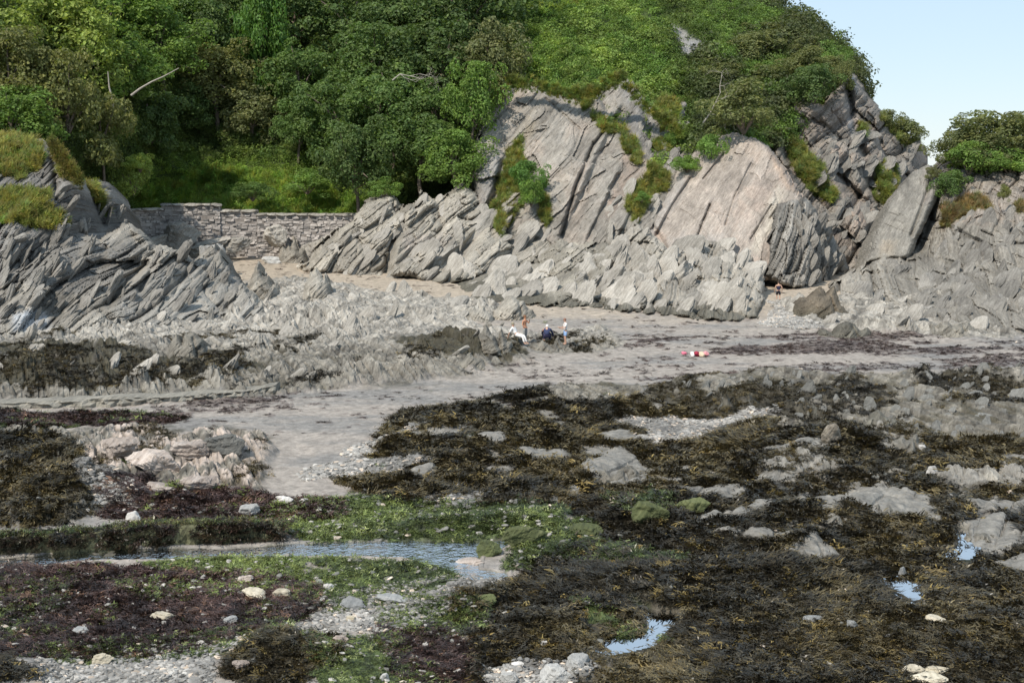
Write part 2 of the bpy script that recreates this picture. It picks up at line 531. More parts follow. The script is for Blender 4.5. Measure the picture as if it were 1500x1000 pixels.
ROCKS = [  # outline, height of the fins in metres, size across, along, raised base, edge softness
    ([(-80, 452), (140, 455), (330, 462), (520, 452), (700, 470), (775, 492), (770, 530), (640, 560), (420, 578), (200, 590), (-80, 594)], 0.85, 1.7, 4.0, 0.25, 24),
    ([(330, 418), (440, 405), (560, 430), (740, 445), (700, 478), (520, 482), (330, 470)], 0.75, 1.7, 3.6, 0.2, 12),
    ([(930, 585), (1000, 556), (1120, 542), (1300, 548), (1560, 530), (1560, 668), (1380, 660), (1250, 660), (1150, 640), (1120, 606), (1000, 606)], 0.6, 1.0, 2.6, 0.05, 16),
    ([(1130, 448), (1260, 430), (1560, 425), (1560, 492), (1400, 496), (1280, 488), (1205, 486)], 0.9, 1.3, 2.6, 0.1, 10),
    ([(90, 640), (200, 622), (330, 618), (400, 640), (395, 720), (300, 735), (180, 735), (90, 720)], 0.32, 0.55, 0.7, 0.2, 14),
    ([(-80, 620), (60, 622), (140, 650), (130, 730), (110, 770), (-80, 780)], 0.3, 0.8, 1.5, 0.3, 18),
    ([(800, 575), (860, 560), (950, 575), (900, 600), (820, 600)], 0.45, 0.6, 1.8, 0.25, 10),
    ([(760, 492), (880, 480), (930, 500), (860, 520), (770, 520)], 0.4, 0.9, 2.0, 0.2, 10),
    ([(800, 980), (850, 955), (900, 970), (905, 1010), (800, 1020)], 0.35, 0.35, 0.6, 0.12, 10),
    ([(1060, 690), (1250, 660), (1500, 690), (1560, 720), (1400, 730), (1200, 720)], 0.28, 0.8, 2.0, 0.2, 16),
]
BARE = [[(855, 690), (900, 655), (960, 690), (930, 722), (870, 716)], [(1290, 640), (1330, 618), (1360, 640), (1350, 668), (1300, 665)], [(1140, 815), (1185, 798), (1225, 815), (1190, 826)],
        [(1030, 800), (1110, 792), (1180, 800), (1110, 806)], [(1180, 740), (1300, 722), (1370, 740), (1380, 768), (1290, 772), (1200, 755)], [(1400, 765), (1480, 758), (1520, 790), (1480, 812), (1430, 800)],
        [(700, 650), (745, 645), (748, 668), (720, 672)], [(1080, 705), (1165, 700), (1170, 712), (1100, 715)], [(850, 640), (930, 635), (940, 650), (870, 652)], [(1060, 770), (1120, 735), (1130, 745), (1080, 785)], [(1450, 820), (1520, 810), (1530, 840), (1480, 838)], [(1020, 765), (1090, 762), (1080, 778), (1025, 780)],
        [(1120, 690), (1200, 683), (1262, 700), (1160, 710)], [(1370, 700), (1440, 692), (1520, 700), (1500, 722), (1400, 716)], [(990, 722), (1080, 713), (1092, 726), (1010, 734)], [(1100, 668), (1180, 662), (1240, 672), (1150, 682)], [(1420, 740), (1520, 732), (1540, 752), (1450, 756)], [(760, 676), (830, 668), (842, 680), (780, 690)], [(600, 700), (640, 694), (650, 704), (610, 710)]]
MOUNDS = [(700, 660, 170, 50, 0.6), (850, 590, 140, 22, 0.5), (1210, 650, 120, 36, 0.5), (1060, 576, 90, 18, 0.38), (1400, 600, 150, 26, 0.3), (1240, 585, 60, 12, .25), (1330, 560, 60, 10, .2), (1500, 560, 60, 12, .25), (820, 735, 200, 40, 0.35), (1100, 790, 150, 40, 0.35), (1280, 760, 130, 34, 0.4),
          (430, 958, 90, 30, 0.5), (10, 1000, 70, 30, 0.45), (690, 878, 55, 22, 0.3), (1000, 860, 180, 60, 0.25), (1330, 930, 200, 60, 0.25), (830, 920, 90, 30, 0.2), (1190, 690, 90, 26, 0.3),
          (60, 540, 160, 30, 0.5), (270, 520, 160, 30, 0.4), (620, 515, 120, 22, 0.5), (60, 690, 90, 44, 0.45), (230, 660, 120, 30, 0.35), (350, 660, 70, 26, 0.3), (450, 440, 120, 18, 0.6), (1190, 452, 50, 14, .3), (1000, 1000, 120, 30, 0.2),
          (930, 755, 60, 22, 0.3), (800, 790, 60, 20, 0.15)]
RIDGES = [([(600, 778), (720, 770), (820, 764)], 8, 0.5), ([(880, 842), (1000, 850), (1180, 842)], 12, 0.15), ([(1020, 812), (1110, 802), (1190, 806)], 8, 0.2), ([(560, 662), (640, 634), (720, 612)], 9, 0.2)]

def widen(poly, lo=-60, hi=1560, by=270):          # the shore goes on past both edges of the frame
    return [(x - by if x <= lo else x + by if x >= hi else x, y) for x, y in poly]
BROWN = [widen(p) for p in BROWN]; RED = [widen(p) for p in RED]; ALGAE = [widen(p) for p in ALGAE]; ROCKS = [(widen(r[0]),) + r[1:] for r in ROCKS]

def beach_build():
    ys = [33.0]
    while ys[-1] < 170:
        d = ys[-1]; ys.append(d + d * (0.0019 if d < 128 else 0.006))
    ys = np.array(ys)
    us = np.concatenate([np.linspace(-340, -75, 60), np.linspace(-70, 1570, 940), np.linspace(1575, 1840, 60)])
    Dg = np.repeat(ys[:, None], len(us), 1)
    fwd = Dg * CP - (z0(Dg) - CAMZ) * SP
    Xg = (us[None, :] - 750) / F * fwd
    X = Xg.ravel(); Y = Dg.ravel()
    B = z0(Y)
    px, py = pix(X, Y, B)
    wob = fbm(X * 0.35, Y * 0.2, 3, 4) * 22
    wob2 = fbm(X * 1.3, Y * 0.7, 4, 4) * 9
    qx = px + wob * 1.2 + wob2; qy = py + (wob2 * 0.7 + fbm(X * 0.3 + 9, Y * 0.2, 6, 3) * 8) * 0.6
    KY = 2.6
    def mask(poly, soft=8, nz=1.0):
        P = np.array(poly, float)
        mk = np.zeros(len(X))
        s = (px > P[:, 0].min() - 60) & (px < P[:, 0].max() + 60) & (py > P[:, 1].min() - 30) & (py < P[:, 1].max() + 30)
        if s.any():
            dd = sdist(lerp(px, qx, nz)[s], lerp(py, qy, nz)[s], poly, KY)
            mk[s] = sstep(-soft, soft, dd)
        return mk
    def masks(L, soft=8, nz=1.0):
        m = np.zeros(len(X))
        for p in L: m = np.maximum(m, mask(p, soft, nz))
        return m
    brown = masks(BROWN, 14); red = masks(RED, 14); alg = masks(ALGAE, 14); shi = masks(SHINGLE, 9); bare = masks(BARE, 7, 0.8); wetsand = mask(SANDWET, 9)
    water = np.zeros(len(X))
    for nm, p in WATER: water = np.maximum(water, mask(p, 7, 0.35))
    n_rk = fbm(X * .45, Y * .3, 29, 4, .6)
    rock = np.zeros(len(X)); fz = np.zeros(len(X)); tone = np.zeros(len(X))
    for k, (p, amp, sb, sa, up, soft) in enumerate(ROCKS):
        m = mask(p, soft * 1.6)
        m = np.clip(m * (1 + .55 * n_rk), 0, 1) ** 1.3
        s = m > 0.01
        if not s.any(): continue
        xs, yy = X[s], Y[s]
        wx = xs + 0.5 * sb * fbm(xs * 0.5 / sb, yy * 0.4 / sb, 30 + k, 2)
        f = fins(wx, yy, sa, sb, 40 + k, g1=.85, g2=1.8) / sb * amp
        f += 0.30 * amp * fins(wx * 1.02 + 5, yy, sa * 0.4, sb * 0.42, 60 + k, g1=.8, g2=1.6, ang=0.55) / (sb * 0.42)
        f += 0.08 * amp * fins(xs, yy, sa * 0.18, sb * 0.19, 80 + k, g1=.7, g2=1.3, ang=0.3) / (sb * 0.19)
        big = 0.45 + 0.75 * sstep(-0.35, 0.5, fbm(xs / 7, yy / 9, 90 + k, 3))
        fz[s] = np.maximum(fz[s], m[s] * (f * big + up * (0.5 + fbm(xs / 4, yy / 6, 95 + k, 3))))
        rock[s] = np.maximum(rock[s], m[s])
        tone[s] = f
    g1_, _ = blocks(-X * .42 + Y * .9 * .6, X * .9 + Y * .42, .75, 2.6, 131, 1.0, 0.8)
    g2_, _ = blocks(-X * .3 + Y * .7, X * .95 + Y * .3, .28, 1.1, 132, 1.0, 0.8)
    fz += sstep(.2, 1.0, rock) * (0.38 * g1_ + 0.16 * g2_ + .1) * np.maximum(.55, sstep(0, .7, fz))
    Z = B.copy()
    mz = np.zeros(len(X))
    for (cx, cy, rx, ry, h) in MOUNDS:
        q = ((px - cx) / rx) ** 2 + ((py - cy) / ry) ** 2
        s = q < 6
        mz[s] += h * np.exp(-q[s] * 1.1) * (1 + 0.5 * fbm(X[s] * 0.5, Y[s] * 0.4, 12, 3))
    for pts, w, h in RIDGES:
        q = ldist(qx * 0.4 + px * 0.6, py + (qy - py) * 0.4, pts, 1.0) / w
        mz += h * np.exp(-q ** 2) * (0.8 + 0.5 * fbm(X * 0.8, Y * 0.6, 14, 3))
    weedy = np.maximum(brown * 1.0, red * 0.4) * (1 - wetsand)
    lump = fbm(X * 0.55, Y * 0.42, 21, 5, 0.55)
    lump2 = fbm(X * 1.9, Y * 1.5, 22, 4, 0.55)
    foreg = sstep(640, 720, py)
    Z += mz + fz + weedy * (0.22 * lump + 0.12 * lump2) * (0.6 + 0.4 * foreg) + 0.05 * fbm(X * .2, Y * .15, 25, 3)
    stony = np.maximum(shi, alg) * foreg
    Z += stony * (0.05 * np.abs(lump2) + 0.07 * lump)
    # low ledges inside the weed: stepped bedrock
    led, hb = blocks(X * 0.5 + Y * 0.85, X * 0.9 - Y * 0.4, 1.1, 4.5, 33, 0.5, 0.4)
    Z += brown * foreg * 0.12 * led * (1 - water) + bare * (0.05 * led + 0.12)
    flat = np.maximum(wetsand, 0)
    Z = lerp(Z, B + 0.02 * lump, flat * 0.9)
    nw = np.zeros(len(X))
    for nm, p in WATER:
        if nm == 'rock_pool':
            P_ = np.array(p); ex = [(x, y + (14 if y > P_[:, 1].mean() else 0)) for x, y in p]; nw = np.maximum(nw, mask(ex, 26, 0.3))
    Z = lerp(Z, B + 0.03 + .05 * lump, nw * .9)
    Z = np.where(water > 0, lerp(Z + 0.03, B - 0.13 + 0.13 * lump2 + 0.06 * lump, sstep(0.15, 0.85, water)), Z)
    # ------------------------------------------------ what the ground is made of
    n1 = fbm(X * 0.9, Y * 0.6, 51, 5, 0.6); n2 = fbm(X * 3.1, Y * 2.2, 52, 4, 0.6); n3 = fbm(X * 0.18, Y * 0.45, 53, 4, 0.6)
    C = np.empty((len(X), 4))
    dry = np.array([0.41, 0.345, 0.27]); wet = np.array([0.325, 0.29, 0.255]); shine = np.array([0.24, 0.225, 0.208])
    t = sstep(100, 118, Y + 5 * n1)
    sand = lerp(wet, dry, t[:, None])
    sand = lerp(sand, shine, (sstep(-0.1, 0.45, n3) * (1 - t))[:, None])
    sand *= (1 + 0.10 * n2 + 0.08 * n1)[:, None]
    C[:, :3] = sand; C[:, 3] = 0.8 - 0.25 * sstep(-0.1, 0.45, n3) * (1 - t)
    def paint(m, col, rough=0.85):
        m = np.clip(m, 0, 1)
        C[:, :3] = lerp(C[:, :3], col, m[:, None]); C[:, 3] = lerp(C[:, 3], rough, m)
    # wrack strewn in streaks over the sand
    st = fbm(X * 0.13 + 3 + .8 * n1, Y * 0.30 + .5 * n1, 57, 6, 0.68)
    band = np.zeros(len(X))
    for (cx, cy, rx, ry, k) in ((1250, 505, 330, 26, 1.0), (1000, 500, 180, 22, 0.6), (1150, 532, 240, 12, 0.7), (600, 468, 200, 8, 0.5), (760, 575, 120, 12, 0.5), (330, 615, 200, 12, 0.4), (1450, 520, 160, 20, 0.7)):
        band = np.maximum(band, k * np.exp(-(((px - cx) / rx) ** 2 + ((py - cy) / ry) ** 2)))
    wr = sstep(0.02, 0.22, st + 0.55 * band - 0.36 + 0.12 * n2) * (py < 640)
    wr = np.maximum(wr, sstep(0.42, 0.6, fbm(X * 0.9, Y * 1.1, 58, 3, 0.6)) * 0.8 * (py < 640))
    paint(wr * 0.7, np.array([0.075, 0.05, 0.045]), 0.7)
    Z += 0.03 * wr * (1 - rock)
    # rock
    gl, hv = blocks(X * 0.43 + Y * 0.2, X * 0.9 - Y * 0.3, 0.35, 1.6, 37)
    rc = np.array([0.30, 0.281, 0.247])[None] * (0.68 + 0.6 * hv + 0.5 * n1 + 0.45 * n2)[:, None]
    rc = np.clip(rc, 0.05, 0.6)
    low = sstep(85, 104, Y + 4 * n1)                       # nearer rock: tide-stained, and cloud shade is put into its darker colour
    stain = np.array([0.175, 0.162, 0.137])[None] * (0.8 + 0.6 * hv - .1 + 0.6 * n2 + 0.5 * n1)[:, None]
    rc = lerp(np.clip(stain, 0.03, 0.5), rc, np.clip(low + 0.25 * sstep(0.25, 0.8, Z - B), 0, 1)[:, None])
    rockm = sstep(0.3, 0.6, rock + 0.15 * n2) * (1 - flat)
    paint(rockm, rc, 0.85)
    pk = mask([(115, 655), (190, 628), (300, 640), (390, 645), (395, 690), (370, 720), (250, 715), (240, 740), (170, 735), (130, 700)], 14)
    paint(pk * sstep(-0.15, 0.2, n1 + 0.35 * n2 + 0.1), np.array([0.42, 0.355, 0.305])[None] * (1 + 0.25 * n2)[:, None])
    paint(sstep(0.3, 0.6, masks([BROWN[4], BROWN[6], BROWN[5]], 14) * .8 + 0.7 * n1 + .3 * n2 - 0.08) * (py < 780), np.array([0.055, 0.048, 0.03])[None] * (1 + .6 * n2)[:, None], 0.6)
    # weed and algae between the fins, where water lies
    hol = sstep(0.30, 0.08, Z - B - mz * 0.6) * rock * (1 - low)
    paint(hol * sstep(-0.2, 0.2, n1) * 0.85, np.array([0.06, 0.052, 0.03]), 0.6)
    bm = sstep(0.42, 0.55, brown + 0.22 * n1 + 0.1 * n2) * (py > 560) * (1 - rockm * 0.55)
    bm = np.where(py < 640, bm * (1 - rockm), bm)
    paint(bm, np.array([0.055, 0.046, 0.029])[None] * (1 + 0.5 * n2)[:, None], 0.55)
    sm = sstep(0.4, 0.6, shi + 0.18 * n2 + .5 * (n3 + .5 * n1) * (py < 720) + .45 * (n1 - .05) * (py > 840)) * (1 - rockm * (py < 500))
    paint(sm, np.array([0.27, 0.26, 0.24])[None] * (0.75 + 0.8 * (hsh(np.floor(X * 9), np.floor(Y * 6), 71) - 0.4))[:, None], 0.8)
    am = sstep(0.4, 0.6, alg * 0.9 + 0.5 * n1 + 0.3 * n2 - 0.08 + .25 * n3)
    paint(am * 0.9, lerp(np.array([0.045, 0.055, 0.028]), np.array([0.12, 0.16, 0.05]), sstep(-0.4, 0.5, n2 + n1)[:, None]), 0.6)
    am = np.maximum(am, np.exp(-(ldist(px, py, RIDGES[0][0]) / 10) ** 2) * sstep(-.5, 0, n2 + .3))
    paint(am * .9, lerp(np.array([0.045, 0.055, 0.028]), np.array([0.12, 0.16, 0.05]), sstep(-0.4, 0.5, n2 + n1)[:, None]), .6)
    rm = sstep(0.4, 0.6, red + 0.45 * n1 + 0.2 * n2 - 0.08 + .3 * n3)
    am = np.maximum(am, sstep(.2, .5, red) * sstep(.12, .3, n1 * .7 - n3 * .5 + .2 * n2) * .8)
    paint(rm * 0.95, lerp(np.array([0.04, 0.028, 0.024]), np.array([0.085, 0.055, 0.045]), sstep(0, 0.6, n2)[:, None]), 0.5)
    rfm = mask(ROCKS[2][0], 20) * sstep(-.05, .18, fbm(X * .22, Y * .16, 63, 5, .62) + .3 * (py - 600) / 60 * .4)
    paint(rfm * .9, np.array([0.05, 0.043, 0.028])[None] * (1 + .4 * n2)[:, None], .6)
    bareM = sstep(0.35, 0.6, bare + 0.15 * n2) * (py > 560)
    holes = sstep(0.06, 0.28, fbm(X * 1.2 + 7, Y * 0.8, 59, 4, 0.6)) * bm * sstep(0.75, 0.4, sstep(560, 1000, py) * 1.0) 
    bareM = np.maximum(bareM, holes)
    paint(bareM, np.array([0.215, 0.203, 0.18])[None] * (1 + 0.3 * n2 + 0.2 * (hv - .5))[:, None], 0.7)
    wm = sstep(0.3, 0.7, water)
    paint(wm * 0.85, lerp(np.array([0.05, 0.062, 0.03]), np.array([0.10, 0.09, 0.07]), sstep(-.2, .3, n1)[:, None]), 0.5)
    V = np.stack([X, Y, Z], 1)
    nr, nc = len(ys), len(us)
    i = np.arange(nr * nc).reshape(nr, nc)
    Q = np.stack([i[:-1, :-1], i[:-1, 1:], i[1:, 1:], i[1:, :-1]], -1).reshape(-1, 4)
    me = mesh_np('beach', V, Q, False)
    vcol(me, C)
    o = obj('beach', me, M_TER); tag(o, kind='structure')
    # the wider shore the beach lies on
    ap = mesh_np('shore_ground', [(x, y, z) for y, z in ((-300, -2.8), (33, -2.0), (96.5, -.5), (150, 1.0), (210, 1.0), (1500, -4)) for x in (-900, 900)], [(2 * k, 2 * k + 1, 2 * k + 3, 2 * k + 2) for k in range(5)])
    vcol(ap, np.tile(np.array([[.25, .225, .20, .8]]), (12, 1))); tag(obj('shore_ground', ap, M_TER), kind='structure')
    stainm = masks([BROWN[3], BROWN[5], BROWN[4]], 14); near_w = np.zeros(len(X))
    for nm, p in WATER: near_w = np.maximum(near_w, mask(p, 16, 0.35))
    open_w = sstep(0.55, 0.2, near_w) * (1 - .95 * sstep(.2, .6, nw))
    info = dict(stain=np.maximum(stainm, 2.2 * rfm), X=X, Y=Y, Z=Z, px=px, py=py, B=B, brown=bm * (1 - bareM) * open_w * (1 - sm) * (1 - .75 * am), red=rm * open_w, alg=am * np.maximum(open_w, .5 * sstep(0.0, .25, n1 + .5 * n2)), shi=sm * open_w * (1 - am * .5), rock=rockm, water=wm, wr=wr, nr=nr, nc=nc, ys=ys, us=us, bare=bareM, low=low, n1=n1, n2=n2)
    return info
BE = beach_build()

def zat(x, y):
    """height of the built beach at x, y"""
    ys, us = BE['ys'], BE['us']
    r = int(np.clip(np.searchsorted(ys, y) - 1, 0, len(ys) - 2))
    rowx = BE['X'][r * BE['nc']:(r + 1) * BE['nc']]
    c = int(np.clip(np.searchsorted(rowx, x) - 1, 0, len(us) - 2))
    Zr = BE['Z'].reshape(BE['nr'], BE['nc'])
    return float(Zr[r:r + 2, c:c + 2].mean())

def GS(px, py):                       # a point standing on the built beach seen at pixel px, py
    d = float(d_of_py(py)); x = float(W(px, py, d)[0])
    for _ in range(6):                # march to the surface
        z = zat(x, d)
        r = ray(px, py)
        d2 = (z - CAMZ) / float(r[1]); d = 0.5 * d + 0.5 * d2; x = d * float(r[0])
    return Vector((x, d, zat(x, d)))

def water_build():
    n = NT('shallow_water')
    g = n.n('NewGeometry')
    mp = n.n('Mapping'); mp.inputs['Scale'].default_value = (1.0, 0.8, 1); n.l(g.outputs['Position'], mp.inputs['Vector'])
    h = n.noise(mp.outputs[0], 3.2, 3, 0.6)
    bp = n.bump(h, 1.0, 0.22)
    fr = n.n('Fresnel'); fr.inputs[0].default_value = 1.33; n.l(bp, fr.inputs['Normal'])
    gl = n.n('BsdfGlossy'); gl.inputs['Roughness'].default_value = 0.04; n.l(bp, gl.inputs['Normal'])
    tr = n.n('BsdfTransparent'); tr.inputs['Color'].default_value = (0.62, 0.74, 0.70, 1)
    ms = n.n('MixShader'); n.l(n.mul(fr.outputs[0], 1.25), ms.inputs[0]); n.l(tr.outputs[0], ms.inputs[1]); n.l(gl.outputs[0], ms.inputs[2])
    n.l(ms.outputs[0], n.t.nodes['Material Output'].inputs['Surface'])
    n2 = NT('still_water')
    g2 = n2.n('NewGeometry'); b2 = n2.bump(n2.noise(g2.outputs['Position'], 2.0, 2, .5), .12, .05)
    f2 = n2.n('Fresnel'); f2.inputs[0].default_value = 1.45; n2.l(b2, f2.inputs['Normal'])
    gl2 = n2.n('BsdfGlossy'); gl2.inputs['Roughness'].default_value = 0.02; n2.l(b2, gl2.inputs['Normal'])
    tr2 = n2.n('BsdfTransparent'); tr2.inputs['Color'].default_value = (0.55, 0.68, 0.64, 1)
    ms2 = n2.n('MixShader'); n2.l(n2.mul(f2.outputs[0], 1.4), ms2.inputs[0]); n2.l(tr2.outputs[0], ms2.inputs[1]); n2.l(gl2.outputs[0], ms2.inputs[2])
    n2.l(ms2.outputs[0], n2.t.nodes['Material Output'].inputs['Surface'])
    for nm, poly in WATER:
        P = np.array(poly, float)
        gx = np.arange(P[:, 0].min() - 16, P[:, 0].max() + 16, 4.0); gy = np.arange(P[:, 1].min() - 8, P[:, 1].max() + 8, 2.0)
        A, Bq = np.meshgrid(gx, gy)
        sd = sdist(A.ravel(), Bq.ravel(), poly, 2.6).reshape(A.shape)
        d = d_of_py(Bq.ravel()); Pw = W(A.ravel(), Bq.ravel(), d)
        if nm == 'rock_pool': Pw[:, 2] = z0(d_of_py(P[:, 1].mean())) + 0.01; 
        else: Pw[:, 2] = z0(d) - 0.045
        if nm == 'rock_pool':        # a pool is level
            Pw[:, 1] = d; 
        i = np.arange(A.size).reshape(A.shape)
        keep = (sd[:-1, :-1] > -16)
        Q = np.stack([i[:-1, :-1], i[1:, :-1], i[1:, 1:], i[:-1, 1:]], -1)[keep][:, ::-1]
        used, inv = np.unique(Q, return_inverse=True)
        me = mesh_np(nm, Pw[used], inv.reshape(-1, 4), True)
        tag(obj(nm, me, n.m if nm == 'stream' else n2.m), kind='structure')
water_build()
# ================================================================== CLIFFS AND HILL
def tps(ctrl):
    c = np.array(ctrl, float); n = len(c)
    P = c[:, :2] / 100.0
    def U(r2): return np.where(r2 > 1e-12, 0.5 * r2 * np.log(r2 + 1e-12), 0)
    K = U(((P[:, None] - P[None]) ** 2).sum(-1)) + np.eye(n) * 0.02
    A = np.zeros((n + 3, n + 3)); A[:n, :n] = K; A[:n, n] = 1; A[:n, n + 1:] = P; A[n, :n] = 1; A[n + 1:, :n] = P.T
    w = np.linalg.solve(A, np.concatenate([c[:, 2], [0, 0, 0]]))
    def f(x, y):
        x = np.asarray(x, float).ravel() / 100; y = np.asarray(y, float).ravel() / 100
        o = w[n] + w[n + 1] * x + w[n + 2] * y
        for k in range(n): o = o + w[k] * U((x - P[k, 0]) ** 2 + (y - P[k, 1]) ** 2)
        return o
    return f

def relief(name, poly, ctrl, step=1.5, edge=14, curl=3.0, jag=5, theta=55, layers=((1.6, 5, .8), (.5, 2.2, .3), (.18, .9, .1)), rough=0.25, tone=None, mat=None, seed=0, cracks=(), kind='structure', back=5.0, hook=None, warp=1.0, groove=0.5):
    if name in ('hillside', 'grassy_cliff', 'slate_outcrop', 'rocky_headland'): poly = widen(poly, -70, 1570, 230)
    P = np.array(poly, float)
    gx = np.arange(P[:, 0].min() - jag - step, P[:, 0].max() + jag + 2 * step, step); gy = np.arange(P[:, 1].min() - jag - step, P[:, 1].max() + jag + 2 * step, step)
    A, B = np.meshgrid(gx, gy); sh = A.shape
    A = A.ravel(); B = B.ravel()
    f = tps(ctrl)
    jx = A + jag * (fbm(A / 22, B / 22, seed + 1, 4, .6)); jy = B + jag * fbm(A / 20 + 9, B / 20, seed + 2, 4, .6)
    if jag >= 4:      # angular outline
        th = R(theta); a0 = (A * math.cos(th) - B * math.sin(th)); b0 = (A * math.sin(th) + B * math.cos(th))
        bl, _ = blocks(a0, b0, 9, 30, seed + 77, .8, 0); jx = jx + bl * jag * math.sin(th) * 1.2; jy = jy + bl * jag * math.cos(th) * 1.2
    sd = sdist(jx, jy, poly)
    keep = sd > -1.5 * step
    D = f(A, B)
    Pw = W(A, B, D)
    X, Zc = Pw[:, 0], Pw[:, 2]
    th = R(theta)
    wx = warp * fbm(X / 6, Zc / 6, seed + 3, 3)
    a = math.cos(th) * X + math.sin(th) * Zc + 0.08 * D; b = -math.sin(th) * X + math.cos(th) * Zc + 0.07 * D + wx
    disp = np.zeros(len(A)); hv = np.zeros(len(A)); hs = []
    for k, (t, L, am) in enumerate(layers):
        v, h = blocks(a, b, t, L, seed * 7 + k * 31 + 11, 0.9, groove)
        disp += am * v; hs.append(h)
    disp += rough * fbm(X / 3, Zc / 3, seed + 4, 4)
    for pts, w, dep, side in cracks:
        q = ldist(A, B, pts)
        disp -= dep * np.exp(-(q / w) ** 2)
        if side:
            (ax, ay), (bx, by) = pts[0], pts[-1]
            s = (bx - ax) * (B - ay) - (by - ay) * (A - ax)
            disp += side * np.tanh(s / math.hypot(bx - ax, by - ay) / 3) * np.exp(-(q / (w * 7)) ** 2)
    e = np.clip(sd, 0, None) / edge
    cu = curl * (1 - np.sqrt(1 - (1 - np.clip(e, 0, 1)) ** 2))
    D = D - disp * np.clip(0.25 + e, 0, 1) + cu
    Pw = W(A, B, D)
    n1 = fbm(X / 2.2, Zc / 2.2, seed + 5, 5, .6); n2 = fbm(X / .6, Zc / .6, seed + 6, 4, .6); nb = fbm(b / .5, a / 4, seed + 8, 4, .6)
    ctx = dict(A=A, B=B, sd=sd, X=X, Z=Zc, n1=n1, n2=n2, nb=nb, hs=hs, disp=disp, a=a, b=b)
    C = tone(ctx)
    i = np.arange(len(A)).reshape(sh); k2 = keep.reshape(sh)
    kq = k2[:-1, :-1] & k2[1:, :-1] & k2[1:, 1:] & k2[:-1, 1:]
    Q = np.stack([i[:-1, :-1], i[1:, :-1], i[1:, 1:], i[:-1, 1:]], -1)[kq]
    used, inv = np.unique(Q, return_inverse=True)
    Q2 = inv.reshape(-1, 4); V = Pw[used]; C2 = C[used]
    if back:            # sides that run back into the hill
        E = np.concatenate([Q2[:, [0, 1]], Q2[:, [1, 2]], Q2[:, [2, 3]], Q2[:, [3, 0]]])
        key = np.sort(E, 1); code = key[:, 0].astype(np.int64) * len(V) + key[:, 1]
        _, first, cnt = np.unique(code, return_index=True, return_counts=True)
        BEd = E[first[cnt == 1]]
        bv, binv = np.unique(BEd, return_inverse=True); binv = binv.reshape(-1, 2)
        nb0 = len(V)
        V2 = V[bv] + np.array([0, back, -0.3 * back])
        Q2 = np.concatenate([Q2, np.stack([BEd[:, 1], BEd[:, 0], binv[:, 0] + nb0, binv[:, 1] + nb0], 1)])
        V = np.concatenate([V, V2]); C2 = np.concatenate([C2, C2[bv]])
    me = mesh_np(name, V, Q2, False)
    vcol(me, C2)
    o = obj(name, me, mat or M_CLIFF)
    if kind: o['kind'] = kind
    ctx.update(V=Pw, keep=keep, o=o, C=C, used=used)
    return ctx

GRASSC = np.array([0.11, 0.125, 0.035])
def tone_rock(base, dark=0.0, pink=0.0, grass=(), warm=(), pale=(), tide=None, streak=0.3, band=0.35):
    base = np.array(base)
    def f(c):
        v = 0.9 + band * 0.9 * (c['hs'][0] - 0.5) + band * (c['hs'][1] - .5) + streak * c['nb'] + 0.22 * c['n1'] + 0.18 * c['n2']
        C = base[None] * np.clip(v, 0.35, 1.7)[:, None]
        C = C * np.array([1.05, 1.0, 0.92])
        if pink: C = C * (1 + pink * sstep(-.2, .5, c['n1'])[:, None] * np.array([0.16, -0.01, -0.08]))
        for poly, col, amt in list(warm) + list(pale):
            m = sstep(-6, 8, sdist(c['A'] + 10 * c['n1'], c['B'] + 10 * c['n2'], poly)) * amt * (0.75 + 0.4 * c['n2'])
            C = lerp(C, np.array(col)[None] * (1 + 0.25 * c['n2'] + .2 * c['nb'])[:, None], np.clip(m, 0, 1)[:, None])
        if tide is not None:
            t = sstep(tide + 0.5, tide - 0.4, c['Z'] + 0.5 * c['n1'])
            C = lerp(C, np.array([0.075, 0.07, 0.05]) * (1 + .4 * c['n2'])[:, None], 0.75 * t[:, None])
        g = np.zeros(len(C))
        for poly in grass:
            g = np.maximum(g, sstep(-3, 3, sdist(c['A'] + 9 * c['n1'], c['B'] + 9 * c['n2'], poly)))
        # grass also catches on odd ledges
        c['g'] = g
        C = lerp(C, GRASSC[None] * (0.8 + .5 * c['n2'])[:, None], g[:, None])
        return np.concatenate([C, np.full((len(C), 1), 0.85)], 1)
    return f

L_EDGE = ((2.0, 6, .9), (.65, 2.6, .42), (.22, 1.1, .13))
L_SLAB = ((5.0, 9, .8), (1.5, 5, .3), (.45, 2.4, .1))
L_FIN = ((1.5, 4.5, 1.3), (.55, 2.2, .5), (.2, 1, .15))
PALE = (0.35, 0.345, 0.335); GREY = (0.275, 0.27, 0.26); DARK = (0.19, 0.19, 0.19); PINK = (0.37, 0.335, 0.31)
CL = {}
# hill ------------------------------------------------------------------------------------------------
HILLP = [(-100, 330), (-100, -150), (950, -150), (1030, -70), (1085, -6), (1130, 6), (1185, 28), (1220, 55), (1245, 75), (1262, 110), (1268, 140), (1220, 160), (1140, 215), (1010, 260), (900, 262), (720, 330), (545, 336), (180, 336)]
HILLD = [(200, 310, 160), (540, 320, 158), (380, 318, 159.5), (0, 200, 134), (-100, 200, 134), (0, 320, 128), (110, 200, 140), (0, 0, 152), (-100, -150, 178), (160, 100, 158), (300, 0, 187), (300, -150, 215), (600, 0, 182), (600, -150, 208), (300, 200, 172), (500, 200, 168), (700, 220, 163), (760, 60, 172), (870, 10, 180), (800, 125, 163),
         (950, 60, 170), (1000, 130, 162), (1100, 0, 184), (1240, 80, 170), (1200, 150, 163), (1060, 190, 152), (1100, 80, 169), (950, -150, 215), (1140, 205, 152), (900, 255, 152), (1265, 130, 168)]
hill_d = tps(HILLD)
